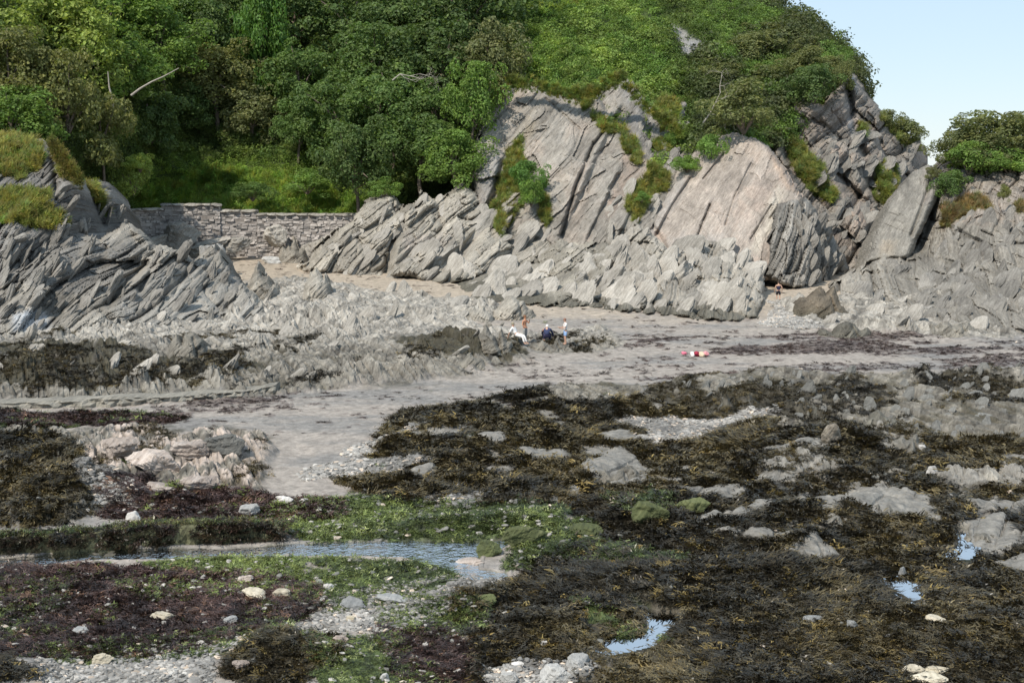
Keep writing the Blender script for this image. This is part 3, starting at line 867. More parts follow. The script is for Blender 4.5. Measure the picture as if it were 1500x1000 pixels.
def tone_hill(c):
    g = lerp(np.array([0.04, 0.06, 0.018]), np.array([0.09, 0.125, 0.034]), sstep(-.4, .4, c['n1'] + .5 * c['n2'])[:, None])
    lawn = sstep(-8, 8, sdist(c['A'], c['B'], [(190, 336), (200, 285), (300, 250), (430, 262), (520, 290), (545, 336)]))
    g = lerp(g, np.array([0.10, 0.13, 0.035]) * (1 + .3 * c['n2'])[:, None], lawn[:, None])
    lawn2 = sstep(-8, 8, sdist(c['A'], c['B'], [(740, 0), (750, -60), (860, -60), (850, 6), (800, 22)]))
    g = lerp(g, np.array([0.13, 0.17, 0.05]), lawn2[:, None])
    rk = sstep(-3, 3, sdist(c['A'] + 8 * c['n2'], c['B'] + 8 * c['n1'], [(975, 30), (1000, 45), (1030, 65), (1025, 85), (1000, 80), (985, 55)]))
    g = lerp(g, np.array(GREY) * (1 + .3 * c['nb'])[:, None], rk[:, None])
    c['g'] = 1 - rk; c['lawn'] = np.maximum(lawn, lawn2)
    return np.concatenate([g, np.full((len(g), 1), 0.9)], 1)
CL['hill'] = relief('hillside', HILLP, HILLD, step=3.2, edge=22, curl=7, jag=3, layers=((3, 7, .5),), rough=2.6, tone=tone_hill, mat=M_HILL, seed=3, back=14)

# back headland beyond the slab ---------------------------------------------------------------------------
CL['back'] = relief('headland_cliff', [(1118, 172), (1140, 150), (1175, 146), (1205, 150), (1228, 118), (1246, 102), (1258, 112), (1272, 138), (1292, 168), (1322, 200), (1352, 212), (1358, 240), (1345, 265), (1310, 330), (1290, 380), (1240, 410), (1195, 400), (1170, 340), (1150, 270), (1128, 220)],
    [(1140, 140, 159), (1250, 90, 166), (1355, 225, 172), (1300, 340, 152), (1240, 400, 143), (1150, 260, 150), (1270, 200, 161), (1200, 250, 153), (1130, 200, 154)],
    theta=40, edge=12, curl=4, layers=((3.0, 6, 1.6), (.9, 2.6, .6), (.28, 1.1, .2)), seed=11, rough=.9,
    cracks=[([(1238, 100), (1246, 150), (1255, 200), (1265, 225)], 6, 2.0, 0), ([(1165, 195), (1225, 260), (1280, 330)], 9, 1.5, 0), ([(1215, 240), (1290, 330)], 6, 1.5, 1.2), ([(1270, 250), (1300, 330)], 8, 2.5, 0)],
    tone=tone_rock((0.25, 0.235, 0.22), pink=.5, grass=[[(1142, 188), (1165, 200), (1200, 245), (1226, 285), (1222, 300), (1190, 285), (1160, 240)], [(1285, 245), (1308, 235), (1314, 265), (1300, 305), (1283, 295)], [(1285, 170), (1300, 160), (1345, 205), (1352, 222), (1320, 215)], [(1262, 178), (1272, 182), (1270, 195), (1258, 195)]],
        warm=[([(1165, 160), (1230, 150), (1240, 190), (1200, 200)], (0.29, 0.235, 0.195), .7)], pale=[([(1235, 110), (1248, 112), (1262, 200), (1250, 205)], (0.36, 0.375, 0.39), .7)]))
# main slab cliff ------------------------------------------------------------------------------------------
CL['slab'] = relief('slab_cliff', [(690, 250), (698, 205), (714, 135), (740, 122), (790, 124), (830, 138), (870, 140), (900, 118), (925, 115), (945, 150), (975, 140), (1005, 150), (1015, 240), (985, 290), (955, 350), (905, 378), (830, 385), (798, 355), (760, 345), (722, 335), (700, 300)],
    [(700, 290, 147), (715, 135, 160), (830, 140, 158), (910, 120, 160), (830, 378, 138), (960, 190, 153), (1005, 230, 149), (905, 372, 136), (760, 240, 150), (690, 250, 151), (870, 250, 147), (740, 330, 143)],
    theta=50, edge=10, curl=3.5, layers=((3.4, 8, 1.0), (1.1, 4.5, .5), (.35, 1.8, .2)), rough=.7, seed=21, groove=.2,
    cracks=[([(902, 170), (870, 212), (845, 270), (822, 345)], 2.6, 1.4, .8), ([(735, 215), (775, 250), (765, 300)], 12, 1.0, 0), ([(800, 145), (850, 190)], 1.8, .5, 0), ([(880, 145), (905, 190)], 3, .8, .8), ([(735, 240), (725, 285), (710, 310)], 5, 1.2, .6), ([(945, 160), (962, 240)], 6, 1.4, 0), ([(905, 255), (885, 300), (860, 350)], 1.6, .4, .5), ([(960, 250), (930, 300), (905, 350)], 2, .5, .6)],
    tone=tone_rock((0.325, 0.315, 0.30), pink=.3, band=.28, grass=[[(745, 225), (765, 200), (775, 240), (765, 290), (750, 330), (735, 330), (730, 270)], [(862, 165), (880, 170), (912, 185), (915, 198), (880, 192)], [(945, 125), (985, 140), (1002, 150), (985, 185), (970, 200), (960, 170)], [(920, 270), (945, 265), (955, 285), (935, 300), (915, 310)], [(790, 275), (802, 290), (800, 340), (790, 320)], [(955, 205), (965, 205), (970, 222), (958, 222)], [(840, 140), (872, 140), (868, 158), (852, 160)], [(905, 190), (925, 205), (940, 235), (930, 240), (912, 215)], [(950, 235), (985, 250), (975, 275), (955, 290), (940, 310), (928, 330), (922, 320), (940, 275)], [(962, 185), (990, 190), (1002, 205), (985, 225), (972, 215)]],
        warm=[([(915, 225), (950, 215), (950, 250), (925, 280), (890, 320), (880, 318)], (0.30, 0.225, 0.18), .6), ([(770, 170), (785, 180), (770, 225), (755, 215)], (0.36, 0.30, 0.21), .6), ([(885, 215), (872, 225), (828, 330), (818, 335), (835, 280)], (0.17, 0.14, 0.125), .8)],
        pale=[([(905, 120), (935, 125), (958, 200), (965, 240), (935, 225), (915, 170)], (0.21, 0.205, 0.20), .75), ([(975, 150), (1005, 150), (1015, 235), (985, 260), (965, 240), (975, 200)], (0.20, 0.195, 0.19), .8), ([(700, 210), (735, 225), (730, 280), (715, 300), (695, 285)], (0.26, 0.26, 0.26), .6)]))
# pink slab ------------------------------------------------------------------------------------------------
CL['pink'] = relief('pink_slab_cliff', [(925, 365), (948, 310), (980, 258), (1005, 240), (1030, 205), (1060, 195), (1110, 205), (1140, 230), (1160, 262), (1182, 300), (1196, 330), (1190, 375), (1150, 410), (1050, 420), (960, 400)],
    [(930, 360, 138), (985, 255, 147), (1080, 200, 146), (1130, 220, 143), (1185, 310, 135), (1150, 400, 129), (960, 400, 131), (1050, 300, 138), (1195, 370, 131)],
    theta=58, edge=8, curl=3, layers=((5.0, 10, .6), (1.4, 5, .3), (.4, 2.0, .14)), rough=.5, seed=31, groove=.15,
    cracks=[([(1040, 300), (1032, 320), (1022, 345)], 1.6, .7, .3), ([(1100, 240), (1075, 290), (1062, 330)], 1.2, .35, .25), ([(1130, 300), (1100, 350)], 1.2, .3, .3), ([(1060, 225), (1030, 262)], 1.3, .4, .3), ([(1000, 300), (1075, 318)], 1.0, .25, .15), ([(1010, 262), (985, 300), (960, 345)], 1.8, .6, .6), ([(1142, 300), (1128, 320)], 1.3, .4, .2), ([(955, 330), (985, 380)], 4, 1.0, 0)],
    tone=tone_rock((0.378, 0.347, 0.326), pink=.35, band=.2, streak=.28,
        warm=[([(1125, 215), (1140, 232), (1185, 305), (1178, 300), (1135, 245)], (0.44, 0.31, 0.21), .7), ([(985, 260), (1010, 245), (1005, 275), (960, 345), (940, 350)], (0.30, 0.29, 0.275), .7)],
        pale=[([(1140, 265), (1155, 280), (1135, 330), (1110, 375), (1095, 370), (1115, 320)], (0.50, 0.46, 0.385), .8), ([(1000, 340), (1060, 345), (1050, 420), (960, 400), (960, 360)], (0.30, 0.295, 0.28), .6)]))
# dark strata on the far side of the pink slab ------------------------------------------------------------------
CL['darkend'] = relief('dark_strata_cliff', [(1140, 300), (1180, 290), (1200, 318), (1222, 352), (1246, 395), (1236, 425), (1160, 425), (1120, 405), (1130, 360)],
    [(1150, 300, 133.5), (1190, 300, 136), (1245, 395, 141), (1160, 425, 126), (1120, 405, 127), (1190, 370, 131)],
    theta=62, edge=7, curl=3, layers=((1.4, 6, .8), (.45, 2.6, .4), (.16, 1.0, .14)), seed=41,
    cracks=[([(1215, 350), (1225, 405)], 8, 2.5, 0)], tone=tone_rock((0.25, 0.245, 0.235), band=.5, streak=.45, tide=1.0))
# promontory -----------------------------------------------------------------------------------------------
CL['prom'] = relief('promontory_cliff', [(440, 392), (472, 350), (512, 326), (530, 305), (548, 288), (574, 284), (588, 302), (602, 300), (617, 284), (640, 296), (655, 285), (678, 270), (700, 284), (720, 312), (732, 290), (745, 274), (775, 280), (800, 308), (812, 345), (815, 370), (770, 392), (735, 405), (690, 415), (640, 420), (590, 404), (560, 408), (500, 404), (450, 398)],
    [(450, 395, 141), (560, 406, 136), (640, 416, 132), (790, 375, 138), (545, 290, 147), (680, 270, 148), (750, 275, 147), (808, 320, 146), (600, 350, 141), (700, 350, 140)],
    theta=44, edge=9, curl=3, jag=6, layers=((2.6, 7, 1.5), (.8, 3.2, .6), (.26, 1.4, .2)), rough=.6, seed=51, groove=.6,
    cracks=[([(588, 300), (590, 330), (575, 360), (565, 405)], 5, 3.0, -1.2), ([(730, 310), (690, 355), (665, 385)], 6, 2.0, -1.0), ([(812, 330), (760, 365), (730, 385)], 4, 1.5, 0), ([(700, 285), (722, 320), (725, 345)], 8, 1.8, 0), ([(672, 385), (655, 415)], 5, 2.0, 0)],
    tone=tone_rock((0.34, 0.328, 0.302), tide=1.25, band=.35, grass=[[(715, 290), (732, 296), (738, 320), (728, 340), (722, 325)]], warm=[([(590, 345), (660, 345), (660, 365), (590, 372)], (0.31, 0.265, 0.24), .5)]))
# left grassy cliff ------------------------------------------------------------------------------------------
CL['left'] = relief('grassy_cliff', [(-70, 190), (20, 200), (60, 205), (76, 216), (95, 242), (116, 268), (140, 262), (165, 275), (184, 308), (192, 345), (192, 420), (-70, 445)],
    [(-70, 200, 122), (60, 205, 125), (76, 216, 121), (112, 275, 119), (0, 300, 113), (90, 330, 113), (190, 345, 128), (184, 308, 130), (-70, 440, 108), (190, 415, 121), (140, 262, 127), (70, 260, 118)],
    theta=68, edge=9, curl=3, layers=((2.0, 6, 1.0), (.6, 2.6, .5), (.2, 1, .16)), rough=.9, seed=61,
    cracks=[([(70, 215), (82, 250), (80, 290)], 5, 1.6, 0), ([(125, 265), (150, 330)], 6, 1.8, 0.8)],
    tone=tone_rock((0.205, 0.205, 0.205), band=.45, grass=[[(-70, 190), (30, 200), (58, 208), (66, 235), (40, 262), (-10, 255), (-70, 260)], [(-70, 270), (30, 280), (70, 300), (96, 322), (92, 336), (40, 328), (-70, 312)], [(72, 212), (90, 235), (122, 268), (110, 272), (86, 250)], [(40, 275), (75, 280), (78, 292), (45, 290)], [(125, 270), (142, 268), (146, 290), (158, 316), (146, 312)]]))
# slaty outcrop below it ---------------------------------------------------------------------------------------
CL['jag'] = relief('slate_outcrop', [(-70, 338), (20, 326), (60, 332), (110, 343), (150, 352), (172, 338), (187, 325), (212, 346), (232, 366), (262, 366), (285, 380), (304, 368), (316, 352), (328, 372), (342, 398), (372, 432), (395, 466), (395, 492), (-70, 498)],
    [(-70, 335, 113), (187, 325, 117), (316, 355, 118), (345, 400, 116), (-70, 495, 100), (150, 490, 102), (395, 490, 104.5), (200, 410, 110), (60, 400, 107)],
    theta=58, edge=7, curl=2.5, jag=6, layers=((2.2, 5, 1.3), (.55, 2.2, .5), (.18, .9, .16)), rough=1.6, seed=71, groove=.5, warp=2.0,
    cracks=[([(215, 390), (185, 410), (160, 445)], 6, 2.0, -.8), ([(235, 370), (205, 425)], 4, 1.5, 0), ([(285, 380), (255, 430)], 3, .8, 0)],
    tone=tone_rock((0.265, 0.258, 0.242), band=.45, streak=.4, warm=[([(-70, 338), (60, 335), (150, 352), (215, 360), (190, 410), (130, 440), (50, 420), (-70, 425)], (0.165, 0.162, 0.155), .7)], pale=[([(180, 420), (260, 380), (340, 385), (395, 470), (395, 490), (150, 490)], (0.29, 0.282, 0.262), .6), ([(20, 455), (70, 460), (75, 492), (20, 490)], (0.44, 0.46, 0.48), .8)]))  # the dark upper-left patch is shade painted into the rock colour
# right headland ---------------------------------------------------------------------------------------------
CL['right'] = relief('rocky_headland', [(1338, 372), (1352, 335), (1366, 300), (1376, 262), (1384, 232), (1402, 212), (1450, 205), (1570, 215), (1570, 500), (1450, 486), (1340, 474), (1250, 455), (1208, 442), (1222, 412), (1262, 392), (1290, 372)],
    [(1384, 235, 143), (1500, 220, 143), (1350, 370, 132), (1220, 430, 123), (1340, 474, 106), (1570, 500, 97.5), (1500, 350, 124), (1420, 300, 135), (1450, 420, 114), (1570, 300, 130)],
    theta=52, edge=8, curl=3, layers=((2.4, 6, 1.5), (.8, 2.8, .8), (.25, 1.1, .25)), rough=1.1, seed=81, groove=.6,
    cracks=[([(1375, 275), (1362, 320), (1345, 365)], 6, 2.0, 0), ([(1480, 330), (1500, 420)], 6, 1.2, 0), ([(1250, 400), (1330, 400)], 4, .8, 0)],
    tone=tone_rock((0.265, 0.256, 0.238), band=.4, streak=.4, tide=.2, grass=[[(1385, 300), (1440, 285), (1450, 300), (1400, 325), (1375, 335)], [(1490, 300), (1530, 295), (1530, 312), (1490, 312)]],
        warm=[([(1390, 290), (1440, 250), (1520, 245), (1560, 300), (1500, 330), (1440, 330), (1380, 330)], (0.345, 0.295, 0.25), .75), ([(1380, 312), (1430, 296), (1445, 302), (1410, 325), (1375, 338)], (0.30, 0.20, 0.13), .55), ([(1385, 235), (1395, 235), (1385, 275), (1372, 290)], (0.30, 0.235, 0.21), .7)]))
CL['lean'] = relief('leaning_slab', [(1268, 386), (1282, 345), (1300, 308), (1322, 272), (1338, 254), (1358, 244), (1376, 250), (1384, 262), (1370, 296), (1352, 332), (1338, 362), (1330, 380)],
    [(1268, 384, 131.5), (1330, 380, 130), (1338, 254, 141), (1384, 262, 139), (1340, 310, 135), (1290, 330, 136)],
    theta=62, edge=9, curl=2.5, jag=3, layers=((3.0, 8, .4), (.9, 4, .2), (.3, 2, .08)), rough=.4, seed=91, kind=None,
    cracks=[([(1365, 262), (1352, 300), (1335, 345)], 3, .8, 0)], tone=tone_rock((0.285, 0.28, 0.265), band=.2, warm=[([(1290, 355), (1315, 350), (1310, 375), (1285, 375)], (0.34, 0.265, 0.18), .4)], pale=[([(1355, 245), (1380, 255), (1360, 300), (1345, 300)], (0.26, 0.225, 0.20), .6)]))
# rocks at the cliff foot ------------------------------------------------------------------------------------
CL['foot'] = relief('cliff_foot_rocks', [(640, 428), (668, 412), (702, 402), (735, 385), (775, 372), (815, 352), (850, 360), (890, 350), (905, 380), (880, 410), (850, 440), (820, 450), (760, 448), (690, 440)],
    [(640, 426, 131), (702, 402, 134), (820, 355, 137), (890, 355, 135), (830, 450, 113), (700, 442, 117), (760, 410, 128), (870, 420, 121)],
    theta=30, edge=7, curl=2.5, jag=6, layers=((1.8, 6, 1.2), (.6, 2.6, .5), (.2, 1, .15)), rough=1.0, seed=101, groove=.8, tone=tone_rock((0.27, 0.26, 0.235), tide=1.3, band=.4))
CL['pinn'] = relief('pinnacle_outcrop', [(806, 448), (830, 425), (858, 398), (890, 378), (910, 352), (930, 326), (945, 332), (962, 352), (985, 372), (1020, 362), (1050, 352), (1080, 372), (1102, 380), (1118, 408), (1117, 440), (1112, 468), (1050, 470), (960, 458), (880, 454), (820, 452)],
    [(806, 448, 115), (930, 330, 135), (1050, 360, 130), (1125, 400, 124), (1122, 470, 106.5), (960, 460, 110), (870, 400, 127), (1040, 420, 117.5), (880, 455, 111.5)],
    theta=52, edge=6, curl=2.5, jag=7, layers=((1.7, 4, 1.5), (.7, 2.2, .7), (.22, 1, .2)), rough=.9, seed=111, groove=.8, tone=tone_rock((0.345, 0.333, 0.308), tide=1.0, band=.35))
# ================================================================== VEGETATION
def crown_mesh(name, seed, nl=8000, leaf=0.043, puffs=60, flat=1.0, puffr=(0.15, 0.30), hollow=0.35):
    r = np.random.default_rng(seed)
    d = unit(r.normal(size=(puffs, 3))); d[:, 2] = np.where(d[:, 2] < -0.8, -d[:, 2], d[:, 2])
    c = d * (0.55 + 0.42 * r.random((puffs, 1))) * np.array([1, 1, flat]) * (1 + 0.26 * r.normal(size=(puffs, 1)))
    pr = puffr[0] + (puffr[1] - puffr[0]) * r.random(puffs)
    k = r.choice(puffs, nl, p=pr ** 2 / (pr ** 2).sum())
    e = unit(r.normal(size=(nl, 3)) + 0.55 * d[k] + np.array([0, 0, 0.35]))
    lump = 1 + 0.22 * fbm(e[:, 0] * 2.3 + k * 3.7, e[:, 1] * 2.3 + e[:, 2] * 1.9, seed, 3)
    P = c[k] + e * (pr[k] * lump * (0.80 + 0.28 * r.random(nl) ** 0.7))[:, None] * np.array([1.1, 1.1, 0.85])
    inside = r.random(nl) < 0.14
    P[inside] *= 0.75
    N = unit(e + 0.6 * r.normal(size=(nl, 3)) + np.array([0, 0, 0.3]))
    V, Q = leaf_quads(P, N, leaf, r)
    me = mesh_np(name, V, Q, False); me.materials.append(M_LEAF)
    return me, c, pr

def tube_mesh(name, segs, mat, sides=7):
    """segs: list of polylines [(x,y,z,r), ...] joined in one trunk-and-limbs mesh"""
    V = []; Q = []
    for pl in segs:
        pl = [np.array(p, float) for p in pl]
        b0 = len(V)
        for k, p in enumerate(pl):
            t = (pl[min(k + 1, len(pl) - 1)] - pl[max(k - 1, 0)])[:3]; t /= np.linalg.norm(t) + 1e-9
            s = np.cross(t, [0.31, 0.9, 0.2]); s /= np.linalg.norm(s); q = np.cross(t, s)
            for j in range(sides):
                a = 6.2832 * j / sides
                V.append(p[:3] + (s * math.cos(a) + q * math.sin(a)) * p[3])
        for k in range(len(pl) - 1):
            for j in range(sides):
                Q.append((b0 + k * sides + j, b0 + k * sides + (j + 1) % sides, b0 + (k + 1) * sides + (j + 1) % sides, b0 + (k + 1) * sides + j))
    me = mesh_np(name, np.array(V), np.array(Q), True); me.materials.append(mat)
    return me

CROWNS = []; TRUNKS = []
for s in range(7):
    me, c, pr = crown_mesh('crown', 200 + s, puffs=56 + 6 * s)
    CROWNS.append(me)
    r = np.random.default_rng(300 + s); segs = []
    top = np.array([0.1 * r.normal(), 0.1 * r.normal(), -0.15])
    segs.append([(0, 0, -1.5, .06), (.03 * r.normal(), 0, -0.9, .05), (top[0], top[1], top[2], .045), (top[0] * 1.5, top[1], 0.45, .02)])
    for k in range(9):
        q = c[k] * 0.97; st = top + np.array([0, 0, -0.55 + 0.07 * k])
        mid = st * 0.5 + q * 0.5 + np.array([0, 0, 0.1])
        segs.append([(st[0], st[1], st[2], .032), (mid[0], mid[1], mid[2], .02), (q[0], q[1], q[2], .008)])
    TRUNKS.append(tube_mesh('trunk', segs, M_BARK))
SHRUBS = [crown_mesh('foliage', 230 + s, nl=5000, leaf=0.05, puffs=34, flat=0.8, puffr=(0.2, 0.38))[0] for s in range(5)]
def stem_mesh(s):
    r = np.random.default_rng(400 + s); L = []
    for k in range(6):
        a = 6.28 * k / 6 + r.random(); L.append([(0, 0, -.8, .04), (.25 * math.cos(a), .25 * math.sin(a), -.3, .03), (.6 * math.cos(a), .6 * math.sin(a), .25, .01)])
    return tube_mesh('stem', L, M_BARK, 5)
STEMS = [stem_mesh(s) for s in range(3)]

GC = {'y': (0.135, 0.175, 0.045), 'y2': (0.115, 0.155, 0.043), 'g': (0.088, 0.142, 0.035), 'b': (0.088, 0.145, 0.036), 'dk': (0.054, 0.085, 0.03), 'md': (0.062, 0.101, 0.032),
      'br': (0.098, 0.108, 0.042), 'br_old': (0.095, 0.092, 0.043), 'iv': (0.061, 0.119, 0.030), 'ol': (0.092, 0.105, 0.049), 'gz': (0.084, 0.097, 0.041)}
# centre x, y, half width, half height in pixels, colour, nearer by metres, label
TREES = [
 (45, 20, 85, 62, 'y', 2, 'yellow-green tree in the top left corner of the hillside'),
 (120, 78, 60, 58, 'y', 3, 'sunlit yellow-green tree above the grassy left cliff'),
 (20, 108, 58, 55, 'br', 4, 'brown-tinged tree at the left edge below the corner tree'),
 (170, 22, 66, 46, 'g', 2, 'fresh green tree at the top, right of the yellow-green corner tree'),
 (92, 150, 46, 62, 'br', 4, 'narrow brownish tree crown just above the left rock face'),
 (238, 68, 50, 42, 'g', 6, 'light green rounded tree with a pale bare limb under it'),
 (180, 108, 50, 42, 'g', 5, 'green tree with pale trunks showing below its crown'),
 (245, 14, 60, 36, 'g', 2, 'green tree top cut by the upper edge, third from the left corner'),
 (300, 58, 46, 52, 'dk', 3, 'dark brownish-green tree right of the light green rounded one'),
 (318, 118, 52, 42, 'br', 4, 'dull olive-brown tree over the shaded hollow'),
 (385, 70, 34, 84, 'iv', 5, 'tall slender trunk column wrapped in bright ivy'),
 (345, 12, 56, 40, 'dk', 1, 'dark tree top at the upper edge left of the ivy column'),
 (440, 30, 60, 60, 'dk', 2, 'deep green sycamore at the upper edge right of the ivy column'),
 (440, 122, 46, 46, 'md', 5, 'mid green tree right of the foot of the ivy column'),
 (520, 34, 66, 56, 'dk', 3, 'large dark sycamore at the upper middle of the wood'),
 (600, 24, 62, 52, 'dk', 3, 'dark sycamore crown with layered boughs at the upper edge'),
 (690, 30, 72, 60, 'dk', 4, 'broad dark sycamore next to the open grassy slope'),
 (722, 96, 44, 50, 'ol', 6, 'olive tree at the edge of the wood above the slab cliff'),
 (640, 96, 62, 52, 'dk', 6, 'dark layered sycamore overhanging the bare twiggy one'),
 (556, 100, 58, 46, 'md', 6, 'mid green tree with dead pale branches in its crown'),
 (575, 165, 60, 50, 'md', 8, 'rounded mid green tree in the middle of the lower wood'),
 (500, 172, 54, 50, 'md', 7, 'mid green tree left of the rounded one in the lower wood'),
 (618, 220, 56, 46, 'md', 9, 'low green tree above the promontory rocks'),
 (525, 244, 46, 50, 'dk', 10, 'dark dense evergreen bush-like tree above the right end of the stone wall'),
 (372, 172, 42, 36, 'ol', 3, 'olive tree with a leaning brown trunk above the stone wall'),
 (436, 186, 34, 30, 'md', 6, 'small green tree between the leaning-trunk tree and the wood'),
 (22, 176, 54, 38, 'g', 3, 'ivy-green tree at the left edge above the grassy cliff top'),
 (150, 196, 38, 52, 'br', 4, 'shaded brown-green tree standing beside the left rock face'),
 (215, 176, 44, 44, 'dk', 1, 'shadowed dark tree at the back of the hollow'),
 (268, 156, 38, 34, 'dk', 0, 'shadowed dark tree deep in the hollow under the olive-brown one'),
 (842, -30, 46, 40, 'iv', 4, 'ivy-clad tree at the top edge beside the small lawn'),
 (775, -26, 46, 34, 'dk', 3, 'dark tree top on the upper edge left of the small lawn'),
 (690, 150, 36, 48, 'b', 12, 'bright green ivy mass hanging down the left edge of the slab cliff'),
 (668, 235, 42, 34, 'g', 12, 'green ivy mound at the foot of the hanging ivy'),
 (640, 175, 50, 42, 'md', 9, 'mid green tree right behind the hanging bright ivy'),
]
def plant_tree(cx, cy, rx, ry, cls, near, label, name='tree', kids=('crown', 'trunk'), shapes=None, stems=None, cat='tree', group=None, dist=None, k=[0]):
    shapes = shapes or CROWNS; stems = stems or TRUNKS
    k[0] += 1
    d = (float(hill_d([cx], [cy])[0]) - near) if dist is None else dist
    p = W(cx, cy, d)
    sx, sz = rx * d / F, ry * d / F
    t = empty(name, p + np.array([0, 0, -1.5 * sz if stems is TRUNKS else -0.8 * sz]))
    tag(t, label, cat, group)
    col = np.array(GC[cls]) * (0.9 + 0.2 * random.random())
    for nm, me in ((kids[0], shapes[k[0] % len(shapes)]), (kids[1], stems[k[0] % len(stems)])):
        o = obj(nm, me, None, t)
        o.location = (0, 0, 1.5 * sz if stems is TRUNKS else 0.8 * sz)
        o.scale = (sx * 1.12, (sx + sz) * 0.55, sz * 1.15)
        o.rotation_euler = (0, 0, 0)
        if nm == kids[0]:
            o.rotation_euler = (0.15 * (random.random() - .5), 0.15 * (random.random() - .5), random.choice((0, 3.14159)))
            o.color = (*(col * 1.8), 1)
    return t
for t in TREES: plant_tree(*t, group='trees of the hillside wood')

BUSHES = [
 (1090, 165, 48, 34, 'gz', 146, 'broad dark green bush capping the pink slab'),
 (1040, 218, 20, 22, 'b', 145, 'small bright green bush on the left shoulder of the pink slab'),
 (1006, 242, 20, 13, 'b', 145, 'low bright bush left of the small one on the pink slab'),
 (1192, 126, 34, 28, 'dk', 158, 'dark round bush overhanging the headland cliff'),
 (1235, 112, 14, 22, 'gz', 163, 'narrow bush at the lip of the headland cliff'),
 (1325, 200, 26, 20, 'gz', 169, 'low bush draped over the tip of the headland'),
 (1298, 178, 18, 18, 'gz', 168, 'small bush on the headland skyline'),
 (1444, 200, 58, 34, 'gz', 143, 'largest grey-green bush on top of the right headland'),
 (1404, 218, 28, 26, 'gz', 142, 'rounded grey-green bush at the left tip of the right headland top'),
 (1448, 232, 40, 20, 'gz', 141, 'low dull bush between the largest bush and the bare brown rock'),
 (1490, 205, 44, 28, 'gz', 145, 'grey-green bush at the right edge on the headland top'),
 (1420, 232, 34, 26, 'g', 140, 'mid green bush below the largest one on the right headland'),
 (1480, 240, 36, 20, 'g', 140, 'low green bush beneath the right-edge bush'),
 (1394, 272, 22, 20, 'md', 138, 'small dark bush in the cleft beside the leaning slab'),
 (1366, 254, 9, 9, 'br', 139, 'tiny brown shrub at the top of the leaning slab'),
 (1470, 284, 9, 10, 'br', 131, 'tiny brown shrub on the bare right headland face'),
 (770, 258, 24, 24, 'iv', 145, 'green shrub on the ledge of the slab cliff'),
 (778, 285, 17, 20, 'b', 143, 'bright green bush hanging below the ledge shrub on the slab cliff'),
 (728, 145, 14, 16, 'br', 158, 'dry brown shrub at the top left corner of the slab cliff'),
 (562, 277, 20, 13, 'b', 149, 'bright green hummock on the promontory beside the wall end'),
 (450, 270, 34, 16, 'b', 158, 'low bright green bramble patch on the bank above the wall'),
 (195, 262, 24, 26, 'y2', 146, 'yellow-green shrub at the foot of the left rock face'),
 (205, 240, 18, 14, 'y', 145, 'yellowish sprig-like shrub with a curved pale branch near the left rock'),
 (370, 282, 24, 14, 'md', 158, 'dark green hummock on the bank behind the wall'),
 (990, 205, 12, 14, 'b', 151, 'small green tuft-like bush on the dark rib'),
 (940, 290, 11, 7, 'b', 141, 'green clump in the gully left of the pink slab'),
 (1132, 46, 30, 14, 'gz', 175, 'gorse bush on the skyline of the headland slope'),
 (1188, 72, 24, 16, 'gz', 170, 'gorse bush above the headland cliff on the skyline'),
 (1105, 70, 34, 20, 'gz', 170, 'grey-green gorse bush in the middle of the headland slope'),
 (1055, 110, 30, 18, 'gz', 164, 'low gorse bush below the small rock scar'),
 (1185, 100, 34, 22, 'gz', 164, 'grey-green gorse bush just above the dark round bush of the headland'),
 (1214, 100, 24, 18, 'gz', 166, 'gorse bush on the skyline shoulder above the narrow lip bush'),
 (1148, 146, 26, 18, 'md', 160, 'green bush at the left top of the headland cliff'),
 (1130, 115, 30, 18, 'gz', 164, 'dull gorse bush left of the dark round bush'),
]
for b in BUSHES:
    plant_tree(b[0], b[1], b[2], b[3], b[4], 0, b[6], 'bush', ('foliage', 'stem'), SHRUBS, STEMS, 'bush', 'bushes on the cliffs', b[5])

# bare limbs that catch the light, and a dead bush
def dead_branch(label, px, py, d, L, parent_name='dead_branch', seed=1, spread=1.0):
    r = np.random.default_rng(seed); p0 = W(px, py, d); sg = []
    def grow(p, a, ln, rad, dep):
        pts = [(*p, rad)]; q = np.array(p, float)
        for k in range(3):
            a += 0.35 * r.normal() ; q = q + np.array([math.cos(a), 0.25 * r.normal(), math.sin(a)]) * ln / 3
            pts.append((*q, rad * (1 - 0.25 * (k + 1))))
        sg.append(pts)
        if dep:
            for j in range(3): grow(pts[1 + j % 3][:3], a + spread * (r.random() - .5) * 2.2, ln * .6, rad * .55, dep - 1)
    grow((0, 0, 0), 0.6 + r.random(), L, 0.09, 3)
    o = obj(parent_name, tube_mesh(parent_name, sg, M_PALEBARK, 5)); o.location = p0
    tag(o, label, 'branch')
dead_branch('bare pale dead branches sticking out of the mid green tree crown', 575, 118, 158, 3.2, seed=2)
dead_branch('grey dead bush hanging off the left shoulder of the pink slab', 1030, 180, 145, 3.4, seed=5, spread=1.6)
def limb(label, pts, d, r0):
    P = [W(x, y, d) for x, y in pts]; o = obj('bare_limb', tube_mesh('bare_limb', [[(*(p - P[0]), r0 * (1 - 0.7 * k / (len(P) - 1))) for k, p in enumerate(P)]], M_PALEBARK, 6))
    o.location = P[0]; tag(o, label, 'branch')
limb('pale curved bare limb reaching right below the light green rounded tree', [(192, 140), (205, 130), (222, 120), (240, 112), (262, 100)], 144, 0.12)
limb('pale forked trunk standing in shade below the green tree', [(163, 172), (166, 150), (160, 128), (158, 105)], 145, 0.16)

